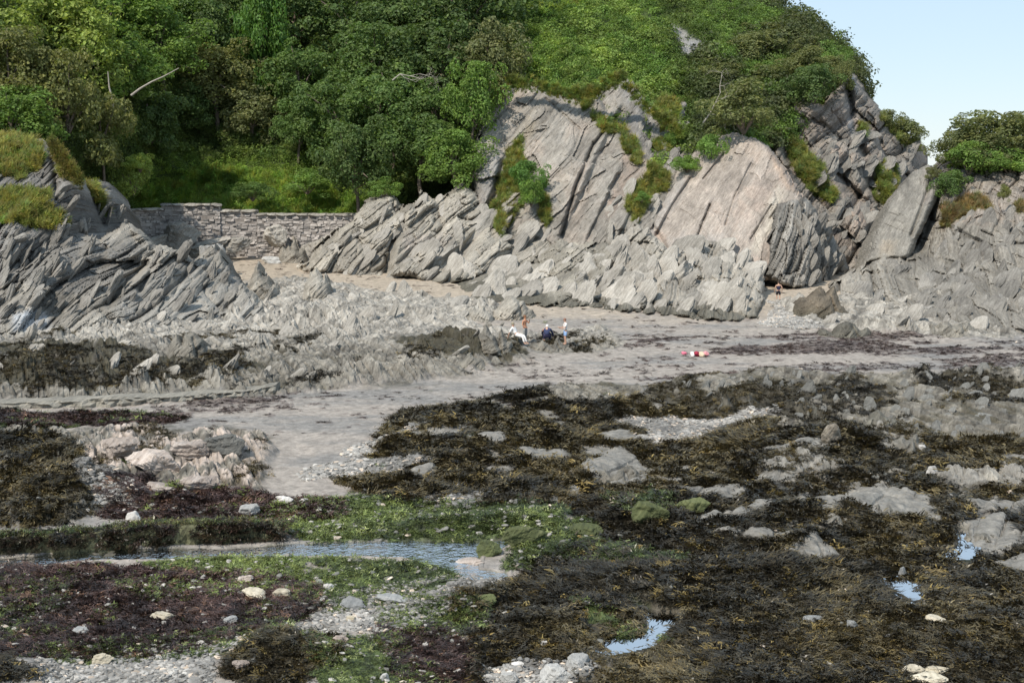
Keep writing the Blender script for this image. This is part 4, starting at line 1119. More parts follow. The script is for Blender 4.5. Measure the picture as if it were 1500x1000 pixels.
# ------------------------------------------------------------------ ground cover (nobody could count it)
template('clump', [clump_mesh('clump', 500 + s, 90, 0.105, 0.75, M_COVER) for s in range(5)])
template('tuft', [blade_mesh('tuft', 520 + s, 34, 0.75, 0.03, 0.45, M_COVER, 3, 0.32, 0.3) for s in range(4)])
template('frond', [blade_mesh('frond', 540 + s, 30, 0.24, 0.017, 1.35, M_WEED, 3, 0.35, 0.28, 0.8) for s in range(6)])
template('felt', [blade_mesh('felt', 560 + s, 34, 0.16, 0.014, 1.4, M_WEED, 2, 0.3, 0.24) for s in range(4)])
template('pebble', [rock_mesh('pebble', 580 + s, (1, 0.75, 0.42), 3, 10, 0.02, 0, M_PEB) for s in range(5)])

def jit(c, n, v, hue=0.15):
    t = np.array(c)[None] * (1 + v * rng.normal(size=(n, 1))) * (1 + hue * rng.normal(size=(n, 3)) * np.array([1, .5, .6]))
    return np.clip(t, 0.004, 0.9)

h = CL['hill']
hk = np.flatnonzero(h['keep'] & (h['g'] > 0.4) & (h['A'] > -60) & (h['B'] > -60))
def hill_cover():
    idx = rng.choice(hk, 30000)
    A, B = h['A'][idx], h['B'][idx]; n = len(idx)
    P = h['V'][idx] + rng.normal(size=(n, 3)) * 0.25
    n1, n2 = h['n1'][idx], h['n2'][idx]
    C = lerp(np.array([0.045, 0.07, 0.02]), np.array([0.09, 0.125, 0.034]), sstep(-.5, .5, n1 + .6 * n2)[:, None])
    open_ = sstep(735, 790, A) * sstep(1010, 960, A - 0.25 * (B - 100))
    C = lerp(C, lerp(np.array([0.085, 0.145, 0.034]), np.array([0.14, 0.195, 0.05]), sstep(-.4, .4, n1 + n2)[:, None]), open_[:, None])
    gz = sstep(990, 1050, A)
    pat = fbm(A / 38, B / 26, 91, 4, .6)
    C = lerp(C, lerp(np.array([0.058, 0.07, 0.032]), np.array([0.095, 0.15, 0.038]), sstep(-.12, .2, pat)[:, None]), gz[:, None])
    low = sstep(215, 255, B) * sstep(560, 520, A) * sstep(180, 200, A)
    C = lerp(C, np.array([0.15, 0.225, 0.045]), low[:, None])
    C = C * np.array([0.98, 1.0, 1.06]) * (1 - .22 * sstep(.05, .3, fbm(A / 60, B / 30, 95, 4, .6)))[:, None]
    C *= 1.6 * (1 + 0.18 * rng.normal(size=(n, 1)))
    s = (0.5 + 0.8 * rng.random(n) ** 2) * (1 - 0.35 * low) * (1 + .5 * gz * sstep(.1, -.2, pat)) * (1 + .4 * sstep(0, .5, n1))
    rot = np.stack([rng.normal(size=n) * .2 - 0.5, rng.normal(size=n) * .2, rng.random(n) * 6.28], 1)
    o = scatter('hill_ground_cover', 'clump', P, rot, np.stack([s, s, s * .85], 1), np.clip(C, .01, .5))
    tag(o, 'bramble, ivy and bracken cover over the hillside', 'ground cover')
hill_cover()
def grass_all():
    Ps = []; Cs = []; Ss = []
    # bank behind the wall
    lw = np.flatnonzero(h['keep'] & (h['lawn'] > .3)); idx = rng.choice(lw, 5000)
    Ps.append(h['V'][idx] + rng.normal(size=(len(idx), 3)) * .15); Cs.append(jit((0.20, 0.29, 0.06), len(idx), .15)); Ss.append(0.7 + .6 * rng.random(len(idx)))
    for key, n, c in (('left', 3200, (0.22, 0.235, 0.07)), ('slab', 1900, (0.19, 0.215, 0.06)), ('back', 1700, (0.17, 0.20, 0.06)), ('prom', 400, (0.17, 0.20, 0.06)), ('right', 500, (0.20, 0.165, 0.08))):
        q = CL[key]; gi = np.flatnonzero(q['keep'] & (q['g'] > .5))
        if not len(gi): continue
        idx = rng.choice(gi, n)
        Ps.append(q['V'][idx] + rng.normal(size=(n, 3)) * .08 + np.array([0, -.05, 0])); Cs.append(jit(c, n, .18)); Ss.append(0.4 + .5 * rng.random(n))
    # the lip of the slab cliff, where turf hangs over the rock
    for pts, d0, d1, n, c in (([(740, 125), (790, 130), (830, 143), (870, 140), (905, 118), (950, 165), (1000, 200)], 157, 150, 700, (0.18, 0.22, 0.06)), ([(76, 216), (96, 245), (118, 272)], 119, 118, 260, (0.18, 0.175, 0.06))):
        for k in range(n):
            u = random.random() * (len(pts) - 1); i = int(u); f = u - i
            x = lerp(pts[i][0], pts[i + 1][0], f) + random.gauss(0, 3); y = lerp(pts[i][1], pts[i + 1][1], f) + random.gauss(-4, 5)
            Ps.append(W(x, y, lerp(d0, d1, u / (len(pts) - 1)))[None]); Cs.append(jit(c, 1, .2)); Ss.append(np.array([.4 + .4 * random.random()]))
    P = np.concatenate(Ps); C = np.concatenate(Cs); S = np.concatenate(Ss); n = len(P)
    rot = np.stack([0.75 + rng.normal(size=n) * .3, rng.normal(size=n) * .35, rng.normal(size=n) * 0.5], 1)
    o = scatter('cliff_grass', 'tuft', P, rot, np.stack([S, S, S], 1), C)
    tag(o, 'tufts of grass on the ledges and the bank', 'grass')
grass_all()

# ------------------------------------------------------------------ weed, algae, pebbles on the shore
def pick(mask, n, extra=None):
    w = mask * BE['Y'] ** 2 * (BE['px'] > -90) * (BE['px'] < 1590)
    if extra is not None: w = w * extra
    c = np.cumsum(w); idx = np.searchsorted(c, rng.random(n) * c[-1])
    return np.clip(idx, 0, len(w) - 1)
def shore(name, key, mask, n, cols, smin, smax, label, cat, extra=None, lift=0.0, tilt=0.25, flat=1.0):
    idx = pick(mask, n, extra)
    P = np.stack([BE['X'][idx], BE['Y'][idx], BE['Z'][idx]], 1)
    P[:, :2] += rng.normal(size=(n, 2)) * np.array([0.06, 0.08]); P[:, 2] += lift
    t = sstep(-.4, .4, .8 * fbm(P[:, 0] * .09 + 4, P[:, 1] * .06, 99, 3, .6) + fbm(P[:, 0] * .28, P[:, 1] * .2, hash(name) % 50 if False else len(name), 4, .6) + .25 * rng.normal(size=n))
    C = lerp(np.array(cols[0]), np.array(cols[1]), t[:, None])
    if len(cols) > 2:
        m = (rng.random(n) < .07)[:, None]; C = np.where(m, np.array(cols[2])[None], C)
    C = np.clip(C * (1 + .22 * rng.normal(size=(n, 1))), .003, .9)
    s = (smin + (smax - smin) * rng.random(n) ** 1.5) * np.clip(P[:, 1] / 50, .75, 1.15)
    rz = rng.random(n) * 6.28 if key != 'frond' else 2.6 * fbm(P[:, 0] * .25, P[:, 1] * .18, 88, 3, .6) + .5 * rng.normal(size=n)
    rot = np.stack([rng.normal(size=n) * tilt, rng.normal(size=n) * tilt, rz], 1)
    tag(scatter(name, key, P, rot, np.stack([s, s, s * flat], 1), C), label, cat)
shore('brown_seaweed', 'frond', BE['brown'], 46000, ((0.036, 0.032, 0.023), (0.102, 0.083, 0.042), (0.17, 0.13, 0.048)), .55, 1.5, 'brown wrack draped over the near rocks', 'seaweed', flat=.6)
shore('red_seaweed', 'frond', BE['red'], 12000, ((0.036, 0.027, 0.026), (0.088, 0.056, 0.05), (0.16, 0.095, 0.065)), .6, 1.1, 'dark red weed lying flat in the shallows', 'seaweed', flat=.7)
shore('green_algae', 'felt', BE['alg'], 16000, ((0.05, 0.068, 0.024), (0.145, 0.185, 0.055), (0.25, 0.29, 0.12)), .5, 1.2, 'green algae over the stream bed', 'algae', flat=.45)
shore('strand_wrack', 'frond', BE['wr'] * (1 - BE['rock']), 5000, ((0.04, 0.026, 0.024), (0.085, 0.055, 0.045)), .35, .7, 'wrack strewn in streaks over the sand', 'seaweed', flat=.6)
rk = np.maximum(BE['rock'], .8 * np.clip(BE['stain'], 0, 1)) * (BE['py'] > 490) * sstep(.15, .4, fbm(BE['X'] * .35, BE['Y'] * .25, 77, 4, .6) - .1 + .45 * BE['stain'])
shore('rock_weed', 'frond', rk, 13000, ((0.036, 0.031, 0.022), (0.092, 0.075, 0.038), (0.14, 0.105, 0.04)), .4, .9, 'brown wrack hanging on the middle rocks', 'seaweed')
shore('shingle', 'pebble', BE['shi'], 30000, ((0.16, 0.155, 0.145), (0.33, 0.315, 0.29), (0.48, 0.40, 0.32)), .02, .14, 'pale shingle between the weed beds', 'shingle', flat=1)
stn = (BE['alg'] + BE['red'] * .4 + BE['brown'] * .12) * (BE['py'] > 700)
shore('scattered_pebble', 'pebble', stn, 1500, ((0.14, 0.14, 0.125), (0.34, 0.32, 0.29), (0.55, 0.46, 0.37)), .03, .15, 'small stones lying among the weed', 'stones', flat=1, lift=.03)
# ================================================================== ROCK PARTS AND LOOSE ROCKS
SLABS = [rock_mesh('slab', 700 + s, (1, 0.75, 0.24), 14, 13, 0.07, 0.16) for s in range(8)]
BLOCKS = [rock_mesh('block', 720 + s, (1, 0.8, 0.62), 16, 15, 0.09, 0.14) for s in range(6)]
BOULD = [rock_mesh('boulder', 740 + s, (1, 0.8, 0.7), 22, 26, 0.09, 0.08, smooth=False) for s in range(5)]
MCACHE = {}
def with_mat(me, mat):
    k = (me.name, mat.name)
    if k not in MCACHE:
        c = me.copy(); c.materials.clear(); c.materials.append(mat); MCACHE[k] = c
    return MCACHE[k]
def bed_rot(jx=0.0, jn=(0, 0, 0), base=(-0.70, -0.40, 0.59)):
    n = Vector(base) + Vector(jn); n.normalize()
    u = Vector((0, 0, 1)) - n * n.z; u.normalize()
    y = n.cross(u)
    m = Matrix((u, y, n)).transposed()
    return (m.to_4x4() @ Matrix.Rotation(jx, 4, 'Z'))
def add_slabs(ctx, parent, poly, n, L=(0.8, 2.2), mat=M_ROCKP, sink=0.25, jn=.22, name='slab', shapes=None, base=(-0.70, -0.40, 0.59), thick=1.0):
    sd = sdist(ctx['A'], ctx['B'], poly)
    idx = np.flatnonzero(ctx['keep'] & (sd > 0))
    if not len(idx): return
    for k in rng.choice(idx, n):
        p = ctx['V'][k]; l = L[0] + (L[1] - L[0]) * random.random() ** 1.8
        o = obj(name, with_mat(random.choice(shapes or SLABS), mat), None, parent)
        m = bed_rot(random.gauss(0, .25), (random.gauss(0, jn), random.gauss(0, jn), random.gauss(0, jn)), base)
        s = Matrix.Diagonal((l, l * (.5 + .5 * random.random()), l * (.6 + .8 * random.random()) * thick, 1))
        o.matrix_world = Matrix.Translation(Vector(p) + Vector((0, .25 * l, -sink * l))) @ m @ s
def as_thing(key, label, cat='rock outcrop', group=None):
    o = CL[key]['o']
    if 'kind' in o: del o['kind']
    tag(o, label, cat, group); return o
o = as_thing('pinn', 'pale jagged pinnacle rocks in front of the pink slab, leaning to the right')
add_slabs(CL['pinn'], o, [(815, 448), (860, 398), (930, 335), (1050, 355), (1105, 395), (1100, 460), (960, 455)], 110, (.6, 2.8), base=(-.66, -.46, .6))
o = as_thing('prom', 'pale grey fissured promontory at the right end of the stone wall')
add_slabs(CL['prom'], o, [(450, 395), (480, 350), (545, 295), (590, 310), (680, 278), (720, 320), (760, 285), (810, 330), (810, 370), (640, 415), (560, 404)], 60, (.7, 2.8), base=(-.6, -.45, .66))
o = as_thing('jag', 'dark grey slaty outcrop with steep ragged layers below the grassy left cliff')
add_slabs(CL['jag'], o, [(-40, 345), (180, 350), (320, 370), (390, 480), (-40, 490)], 85, (.4, 1.6), M_ROCKD, base=(-.8, -.3, .5), jn=.15)
o = as_thing('foot', 'low grey rocks at the cliff foot between promontory and pinnacles')
add_slabs(CL['foot'], o, [(645, 425), (700, 405), (820, 360), (890, 360), (880, 405), (830, 445), (700, 436)], 50, (.6, 2.4), M_ROCKP, base=(-.5, -.45, .74))
o = as_thing('lean', 'tall smooth grey slab leaning against the right headland', 'rock')
o = as_thing('right', 'rocky headland at the right edge with a brown upper face', 'headland')
add_slabs(CL['right'], o, [(1230, 420), (1300, 395), (1500, 400), (1560, 480), (1340, 470), (1230, 440)], 60, (.5, 2.2), M_ROCKD, base=(-.66, -.4, .6))
add_slabs(CL['right'], o, [(1400, 320), (1560, 320), (1560, 420), (1360, 400)], 60, (.5, 1.5), M_ROCKD, base=(-.7, -.4, .5))
for key, poly, n in (('left', [(80, 260), (110, 290), (185, 310), (188, 400), (0, 430), (0, 330), (90, 340)], 70),):
    add_slabs(CL[key], CL[key]['o'], poly, n, (.5, 1.5), M_ROCKD, base=(-.8, -.3, .5))
add_slabs(CL['slab'], CL['slab']['o'], [(860, 330), (905, 280), (960, 300), (930, 360), (840, 378)], 26, (.6, 1.8))
add_slabs(CL['slab'], CL['slab']['o'], [(905, 130), (960, 150), (1005, 170), (1010, 240), (950, 230)], 46, (.6, 1.6), M_ROCKD, base=(-.5, -.5, .7))
add_slabs(CL['darkend'], CL['darkend']['o'], [(1160, 300), (1200, 320), (1240, 395), (1170, 420)], 36, (.5, 1.6), M_ROCKD, base=(-.8, -.25, .5))
add_slabs(CL['back'], CL['back']['o'], [(1180, 220), (1260, 190), (1350, 230), (1290, 350), (1200, 340)], 70, (.7, 2.2), M_ROCKD, base=(-.35, -.5, .8))

# the foreshore: fins and blocks standing out of the sheet are pieces of it
bo = bpy.data.objects['beach']
def shore_pieces(poly, n, L, mat, name='slab', shapes=None, base=(-.62, -.42, .66), jn=.25, sink=.28):
    s = sdist(BE['px'], BE['py'], poly, 2) > 0
    idx = np.flatnonzero(s & (BE['rock'] > .4))
    if not len(idx): return
    w = BE['Y'][idx] ** 2; w = w / w.sum()
    for k in rng.choice(idx, n, p=w):
        l = L[0] + (L[1] - L[0]) * random.random() ** 2
        o = obj(name, with_mat(random.choice(shapes or SLABS), mat), None, bo)
        m = bed_rot(random.gauss(0, .4), (random.gauss(0, jn), random.gauss(0, jn), random.gauss(0, jn)), base)
        o.matrix_world = Matrix.Translation(Vector((BE['X'][k], BE['Y'][k], BE['Z'][k] - sink * l))) @ m @ Matrix.Diagonal((l, l * (.5 + .5 * random.random()), l * (.6 + .9 * random.random()), 1))
shore_pieces([(-60, 455), (330, 462), (520, 452), (740, 478), (760, 525), (420, 570), (-60, 590)], 75, (.35, 1.4), M_ROCKP, 'rock_slab')
shore_pieces([(330, 418), (440, 405), (700, 445), (700, 478), (400, 480)], 34, (.5, 1.7), M_ROCKP, 'rock_slab')
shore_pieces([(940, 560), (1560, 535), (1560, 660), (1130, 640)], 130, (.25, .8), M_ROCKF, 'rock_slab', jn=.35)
shore_pieces([(1130, 445), (1560, 428), (1560, 490), (1205, 485)], 85, (.4, 1.5), M_ROCKP, 'rock_slab')

M_PALE2 = mat_rock('pale_round_rock', (0.30, 0.295, 0.28), (0.40, 0.395, 0.375), (0.50, 0.49, 0.47), -5, .06)
M_BROWNR = mat_rock('brown_rock', (0.10, 0.085, 0.065), (0.19, 0.165, 0.13), (0.30, 0.27, 0.23), -5, .10)
M_PINKR = mat_rock('pink_rock', (0.24, 0.195, 0.165), (0.40, 0.34, 0.295), (0.54, 0.48, 0.43), -5, .08)
M_WHITE = mat_rock('white_stone', (0.38, 0.36, 0.33), (0.52, 0.50, 0.47), (0.64, 0.62, 0.58), -9, .02)
M_CREAM = mat_rock('cream_stone', (0.32, 0.28, 0.20), (0.47, 0.42, 0.32), (0.60, 0.54, 0.43), -9, .02)
M_GREEN = mat_rock('algae_coated_rock', (0.05, 0.06, 0.028), (0.095, 0.11, 0.045), (0.17, 0.18, 0.085), -9, .05)
M_GREYS = mat_rock('grey_stone', (0.16, 0.165, 0.165), (0.25, 0.255, 0.25), (0.36, 0.355, 0.34), -9, .03)
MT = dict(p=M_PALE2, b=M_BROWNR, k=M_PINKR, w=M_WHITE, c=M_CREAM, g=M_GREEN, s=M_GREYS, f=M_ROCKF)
# x, y of the base, width, height in pixels, colour, kind of block, label
ROCKS1 = [
 (428, 386, 46, 34, 'p', 1, 'grey boulder standing alone on the tan sand before the stone wall', 'boulder'),
 (398, 386, 22, 12, 'p', 0, 'small flat rock left of the lone boulder on the tan sand', 'rock'),
 (386, 440, 56, 42, 'p', 2, 'pale rounded boulder at the left edge of the tan sand', 'boulder'),
 (464, 440, 42, 38, 'p', 1, 'pale pointed rock right of the rounded boulder', 'rock'),
 (316, 404, 40, 54, 'p', 1, 'upright pinnacle at the right end of the dark slaty outcrop', 'rock'),
 (752, 470, 70, 34, 'p', 2, 'pale smooth boulder with a dark split right side behind the woman in grey trousers', 'boulder'),
 (700, 470, 54, 22, 'p', 2, 'low pale rock left of the smooth boulder with the split side', 'rock'),
 (275, 526, 70, 34, 's', 2, 'large grey hump among the left middle rocks', 'boulder'),
 (722, 517, 62, 30, 's', 1, 'dark-sided rock under the sitter in white', 'rock'),
 (806, 517, 84, 16, 's', 1, 'low grey rock before the stooping person in navy', 'rock'),
 (690, 540, 50, 20, 's', 1, 'weedy rock in front of the white-clothed sitter', 'rock'),
 (1206, 468, 104, 36, 'b', 1, 'brown weed-stained hump right of the pebbly path', 'boulder'),
 (1306, 428, 50, 38, 'p', 2, 'pale grey boulder behind the brown hump', 'boulder'),
 (1378, 448, 40, 30, 'p', 1, 'small pointed rock at the foot of the right headland', 'rock'),
 (1240, 496, 90, 18, 'f', 1, 'low dark weedy rock at the edge of the sand below the brown hump', 'rock'),
 (1400, 494, 80, 22, 's', 1, 'dark low rock on the right at the edge of the weedy sand', 'rock'),
 (1216, 650, 26, 34, 'b', 0, 'upright brown fin standing among the right middle rocks', 'rock'),
 (1195, 612, 36, 26, 'f', 1, 'small square-topped rock near the white shingle', 'rock'),
 (1330, 668, 74, 48, 's', 1, 'smooth grey triangular slab among the right weed', 'rock'),
 (1366, 694, 14, 16, 'w', 0, 'white pointed stone standing in the right-hand weed', 'stone'),
 (905, 715, 90, 44, 's', 1, 'bare grey slab in the middle of the brown weed mound', 'rock'),
 (1188, 822, 74, 22, 's', 1, 'grey whale-backed slab breaking through the near brown weed', 'rock'),
 (1225, 768, 66, 20, 's', 1, 'flat grey ledge left of the right-hand puddle', 'rock'),
 (1300, 756, 90, 22, 's', 1, 'broad flat grey ledge in the right-hand weed', 'rock'),
 (172, 668, 50, 42, 'k', 1, 'pink lumpy rock at the top of the pale pitted outcrop', 'rock'),
 (228, 690, 70, 44, 'k', 1, 'pinkish pitted rock in the middle of the pale outcrop', 'rock'),
 (285, 668, 54, 30, 'k', 1, 'pale pink rock right of the middle pitted one', 'rock'),
 (325, 668, 60, 34, 'f', 1, 'brownish ragged rock at the right of the pale pitted outcrop', 'rock'),
 (240, 722, 60, 20, 'k', 1, 'low pink rock beside the still green pool', 'rock'),
 (290, 715, 46, 26, 'k', 1, 'pink rock at the lower right of the pale outcrop', 'rock'),
 (762, 796, 56, 30, 'g', 2, 'rounded boulder coated in yellow-green algae by the stream mouth', 'boulder'),
 (714, 812, 36, 24, 'g', 2, 'smaller green boulder at the stream edge left of the rounded one', 'boulder'),
 (857, 782, 50, 16, 'g', 2, 'flat green-topped rock right of the algae ridge', 'rock'),
 (948, 762, 50, 30, 'g', 2, 'green-draped rock in the brown weed right of the stream', 'rock'),
 (1015, 752, 40, 26, 'g', 2, 'green rock at the right end of the green patches in the brown weed', 'rock'),
 (712, 886, 34, 14, 'g', 2, 'green hummock on the near weed island', 'rock'),
 (373, 874, 46, 11, 'c', 0, 'long cream stone lying in the stream weed', 'stone'),
 (409, 872, 26, 10, 'c', 0, 'short cream stone touching the right end of the long cream one', 'stone'),
 (358, 852, 20, 10, 'k', 1, 'pinkish stone above the long cream one', 'stone'),
 (514, 890, 36, 11, 's', 0, 'flat grey stone in the stream', 'stone'),
 (578, 882, 44, 9, 's', 0, 'dark flat stone right of the flat grey one in the stream', 'stone'),
 (688, 826, 40, 10, 'k', 0, 'pale pink flat stone at the stream bend', 'stone'),
 (418, 738, 24, 12, 'w', 1, 'white stone on the green flat right of the pale outcrop', 'stone'),
 (446, 737, 14, 8, 'w', 1, 'small white stone right of the larger one on the green flat', 'stone'),
 (367, 755, 26, 18, 'p', 1, 'grey stone left of the white stone on the green flat', 'stone'),
 (196, 768, 20, 22, 'w', 0, 'white upright stone behind the weedy kerb', 'stone'),
 (238, 906, 30, 11, 'c', 0, 'cream flat stone in the middle of the red weed', 'stone'),
 (115, 926, 24, 7, 's', 0, 'thin grey slate piece on the red weed at the left', 'stone'),
 (350, 978, 24, 12, 'k', 1, 'pinkish stone left of the near weed hump', 'stone'),
 (146, 972, 30, 16, 'c', 1, 'cream-green stone at the edge of the near shingle', 'stone'),
 (336, 912, 18, 10, 's', 1, 'small grey stone at the right end of the red weed', 'stone'),
 (498, 940, 18, 10, 'k', 1, 'pale pink stone above the near weed hump', 'stone'),
 (514, 908, 14, 8, 'c', 1, 'small tan stone beside the shingle stream', 'stone'),
 (1338, 986, 26, 12, 'c', 0, 'cream stone upper left of the three by the lower right edge', 'stone'),
 (1372, 984, 34, 8, 'c', 0, 'long cream stone upper right of the three by the lower right edge', 'stone'),
 (1364, 998, 48, 10, 'c', 0, 'lowest and longest cream stone by the lower right edge', 'stone'),
 (1376, 914, 30, 8, 'c', 0, 'cream pointed stone lying alone on the near brown weed', 'stone'),
 (1192, 910, 26, 9, 's', 0, 'grey flat stone alone on the near brown weed', 'stone'),
 (1249, 920, 16, 14, 's', 1, 'grey slanting stone right of the flat one on the brown weed', 'stone'),
 (1322, 845, 10, 18, 's', 0, 'thin upright stone beside the right small puddle', 'stone'),
 (757, 978, 18, 10, 'w', 1, 'white stone at the near edge left of the grey rocks', 'stone'),
 (812, 998, 44, 26, 'p', 1, 'grey cracked rock at the bottom edge', 'rock'),
 (845, 985, 40, 26, 'p', 1, 'pale cracked rock at the bottom edge right of the grey one', 'rock'),
 (748, 1000, 24, 18, 'p', 0, 'pointed grey rock at the bottom edge left of the cracked ones', 'rock'),
 (562, 998, 12, 14, 'p', 0, 'small pointed grey stone at the bottom edge', 'stone'),
 (797, 945, 8, 8, 'w', 1, 'tiny white stone on the near weed', 'stone'),
 (1350, 660, 10, 10, 'w', 1, 'tiny white stone left of the pointed white one', 'stone'),
 (480, 862, 16, 8, 'w', 1, 'small white stone in the stream above the flat grey one', 'stone'),
 (1460, 712, 84, 20, 'p', 1, 'pale pitted rock at the right edge above the weed', 'rock'),
 (1290, 628, 60, 30, 'f', 1, 'ragged grey rock left above the triangular slab', 'rock'),
 (1440, 790, 70, 14, 's', 1, 'flat grey slab right of the right-hand puddle', 'rock'),
]
RTONE = dict(p=(0.33, 0.318, 0.292), s=(0.215, 0.207, 0.187), b=(0.165, 0.142, 0.112), f=(0.15, 0.146, 0.128))
def rock_relief(i, px, py, w, hh, c, kd, label, cat):
    if c in 'sf' and py > 580: hh *= .62
    r = random.Random(900 + i); d = GS(px, py).y
    pts = []
    m = 11
    for k in range(m + 1):          # a humped outline, steeper on its right
        u = k / m; x = px + (u - .5) * w
        pk = math.sin(math.pi * u ** .85) ** (.55 if kd != 2 else .7)
        pts.append((x, py - hh * pk * (1 + .26 * r.gauss(0, 1) * (0 < k < m))))
    pts += [(px + .5 * w, py + 6), (px, py + 9), (px - .5 * w, py + 6)]
    cr = [(px, py - hh, d + .035 * hh * d / F * 45), (px, py + 8, d - .2), (px - w / 2, py, d + .25 * w * d / F), (px + w / 2, py, d + .3 * w * d / F), (px, py - hh * .5, d + .3)]
    k = hh / 30 * (1.5 if w > 90 else 1)
    q = relief({'boulder': 'boulder', 'rock': 'shore_rock'}[cat], pts, cr, step=1.3, edge=5 + 3 * k, curl=.9 * k + .4, jag=3.5, theta=r.uniform(25, 60), layers=((.9 * k + .3, 2.5, .34 * k), (.3, 1.2, .16), (.11, .5, .06)), rough=.5, seed=1000 + i * 3, back=1.2 + k,
        groove=.5, tone=tone_rock(RTONE[c], band=.35, tide=(None if c != 'b' else 1.0)), kind=None, cracks=[([(px + .1 * w, py - hh), (px + .2 * w, py)], 2, .5, .2)] if w > 60 else ())
    tag(q['o'], label, cat, {'rock': 'rocks on the shore', 'boulder': 'boulders on the shore'}[cat])
for i, (px, py, w, hh, c, kd, label, cat) in enumerate(ROCKS1):
    if cat != 'stone' and c in RTONE and i != 27 and w >= 34 and hh < w * 1.15 and py < 975:
        rock_relief(i, px, py, w, hh, c, kd, label, cat); continue
    p = GS(px, py); d = p.y
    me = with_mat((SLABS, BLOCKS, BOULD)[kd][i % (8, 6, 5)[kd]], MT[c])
    nm = {'boulder': 'boulder', 'stone': 'loose_stone', 'rock': 'shore_rock'}[cat]
    o = obj(nm, me); tag(o, label, cat, {'stone': 'loose stones on the shore', 'rock': 'rocks on the shore', 'boulder': 'boulders on the shore'}[cat])
    sx = w * d / F / 1.9
    zz = {0: .24, 1: .62, 2: .7}[kd]
    sh = hh * (.72 if c == 'k' and w > 30 else 1) * d / F / 1.45 / zz
    o.scale = (sx, sx * .9, sh)
    o.location = (p.x, p.y + sx * .3, p.z + sh * zz * .42)
    o.rotation_euler = (random.gauss(0, .10), random.gauss(-.1, .10), random.choice((0, 3.14)) + random.gauss(0, .3))
    if hh > w * 1.15: o.rotation_euler = (0.1, -.25, .3)

# ------------------------------------------------------------------ kerb, ledge, sea wall
def beam(label, name, pts, h, dep, mat, seed, cat, seg=70):
    """a weathered low wall following ground pixels, with a worn top"""
    P = [GS(*p) for p in pts]; n = seg
    c = np.array([p[:] for p in P]); t = np.linspace(0, len(P) - 1, n); i = np.minimum(t.astype(int), len(P) - 2); f = (t - i)[:, None]
    cl = c[i] * (1 - f) + c[i + 1] * f
    prof = [(0, -.5), (-.02, .25 * h), (.0, .6 * h), (.03, .9 * h), (.12 * dep, h), (.4 * dep, h * 1.03), (.75 * dep, h), (dep, .9 * h), (dep, -.4)]
    V = []
    for k in range(n):
        for j, (a, b) in enumerate(prof):
            s = cl[k]; q = np.array([s[0], s[1] + a, s[2] * 0 + np.interp(k, [0, n - 1], [P[0].z, P[-1].z]) + b])
            q[2] += 0.10 * h * float(vn(np.array(k * .31), np.array(j * .7), seed)) + .22 * h * float(vn(np.array(k * .09), np.array(j * .2), seed + 1)); q[1] += .16 * dep * float(vn(np.array(k * .6), np.array(j * 1.1), seed + 2))
            V.append(q)
    m = len(prof); V = np.array(V)
    idx = np.arange(n * m).reshape(n, m)
    Q = np.stack([idx[:-1, :-1], idx[1:, :-1], idx[1:, 1:], idx[:-1, 1:]], -1).reshape(-1, 4)
    caps = []
    me = bpy.data.meshes.new(name)
    me.from_pydata([tuple(v) for v in V], [], [tuple(q) for q in Q] + [tuple(idx[0][::-1]), tuple(idx[-1])]); me.update()
    o = obj(name, me, mat); tag(o, label, cat); return o, V
kerb, KV = beam('long low stone kerb hung with dark weed along the left of the stream', 'stone_kerb', [(-60, 815), (60, 808), (200, 800), (320, 796), (412, 792)], .60, .8, mat_rock('weedy_stone', (0.05, 0.047, 0.03), (0.10, 0.10, 0.055), (0.20, 0.21, 0.13), -9, .08), 5, 'kerb')
n = 1000; idx = rng.integers(0, len(KV), n)
sel = KV[idx] + rng.normal(size=(n, 3)) * np.array([.25, .05, .02]) - np.array([0, .05, .04]); 
mk = fbm(sel[:, 0] * .6, sel[:, 1] * .2, 5, 3) > -.15; sel = sel[mk]; n = len(sel)
o = scatter('kerb_weed', 'frond', sel, np.stack([rng.normal(size=n) * .4 + .5, rng.normal(size=n) * .3, rng.random(n) * 6.28], 1), np.repeat((.5 + .5 * rng.random(n))[:, None], 3, 1), jit((0.03, 0.024, 0.017), n, .3)); tag(o, 'dark weed hanging over the stone kerb', 'seaweed')
beam('straight pale rock ledge crossing the left of the shore below the middle rocks', 'rock_ledge', [(-60, 600), (60, 598), (150, 596), (235, 590), (300, 585), (352, 580), (404, 573)], .32, 1.6, mat_rock('ledge_rock', (0.16, 0.15, 0.13), (0.25, 0.235, 0.20), (0.38, 0.35, 0.29), -9, .1), 8, 'ledge', 90)

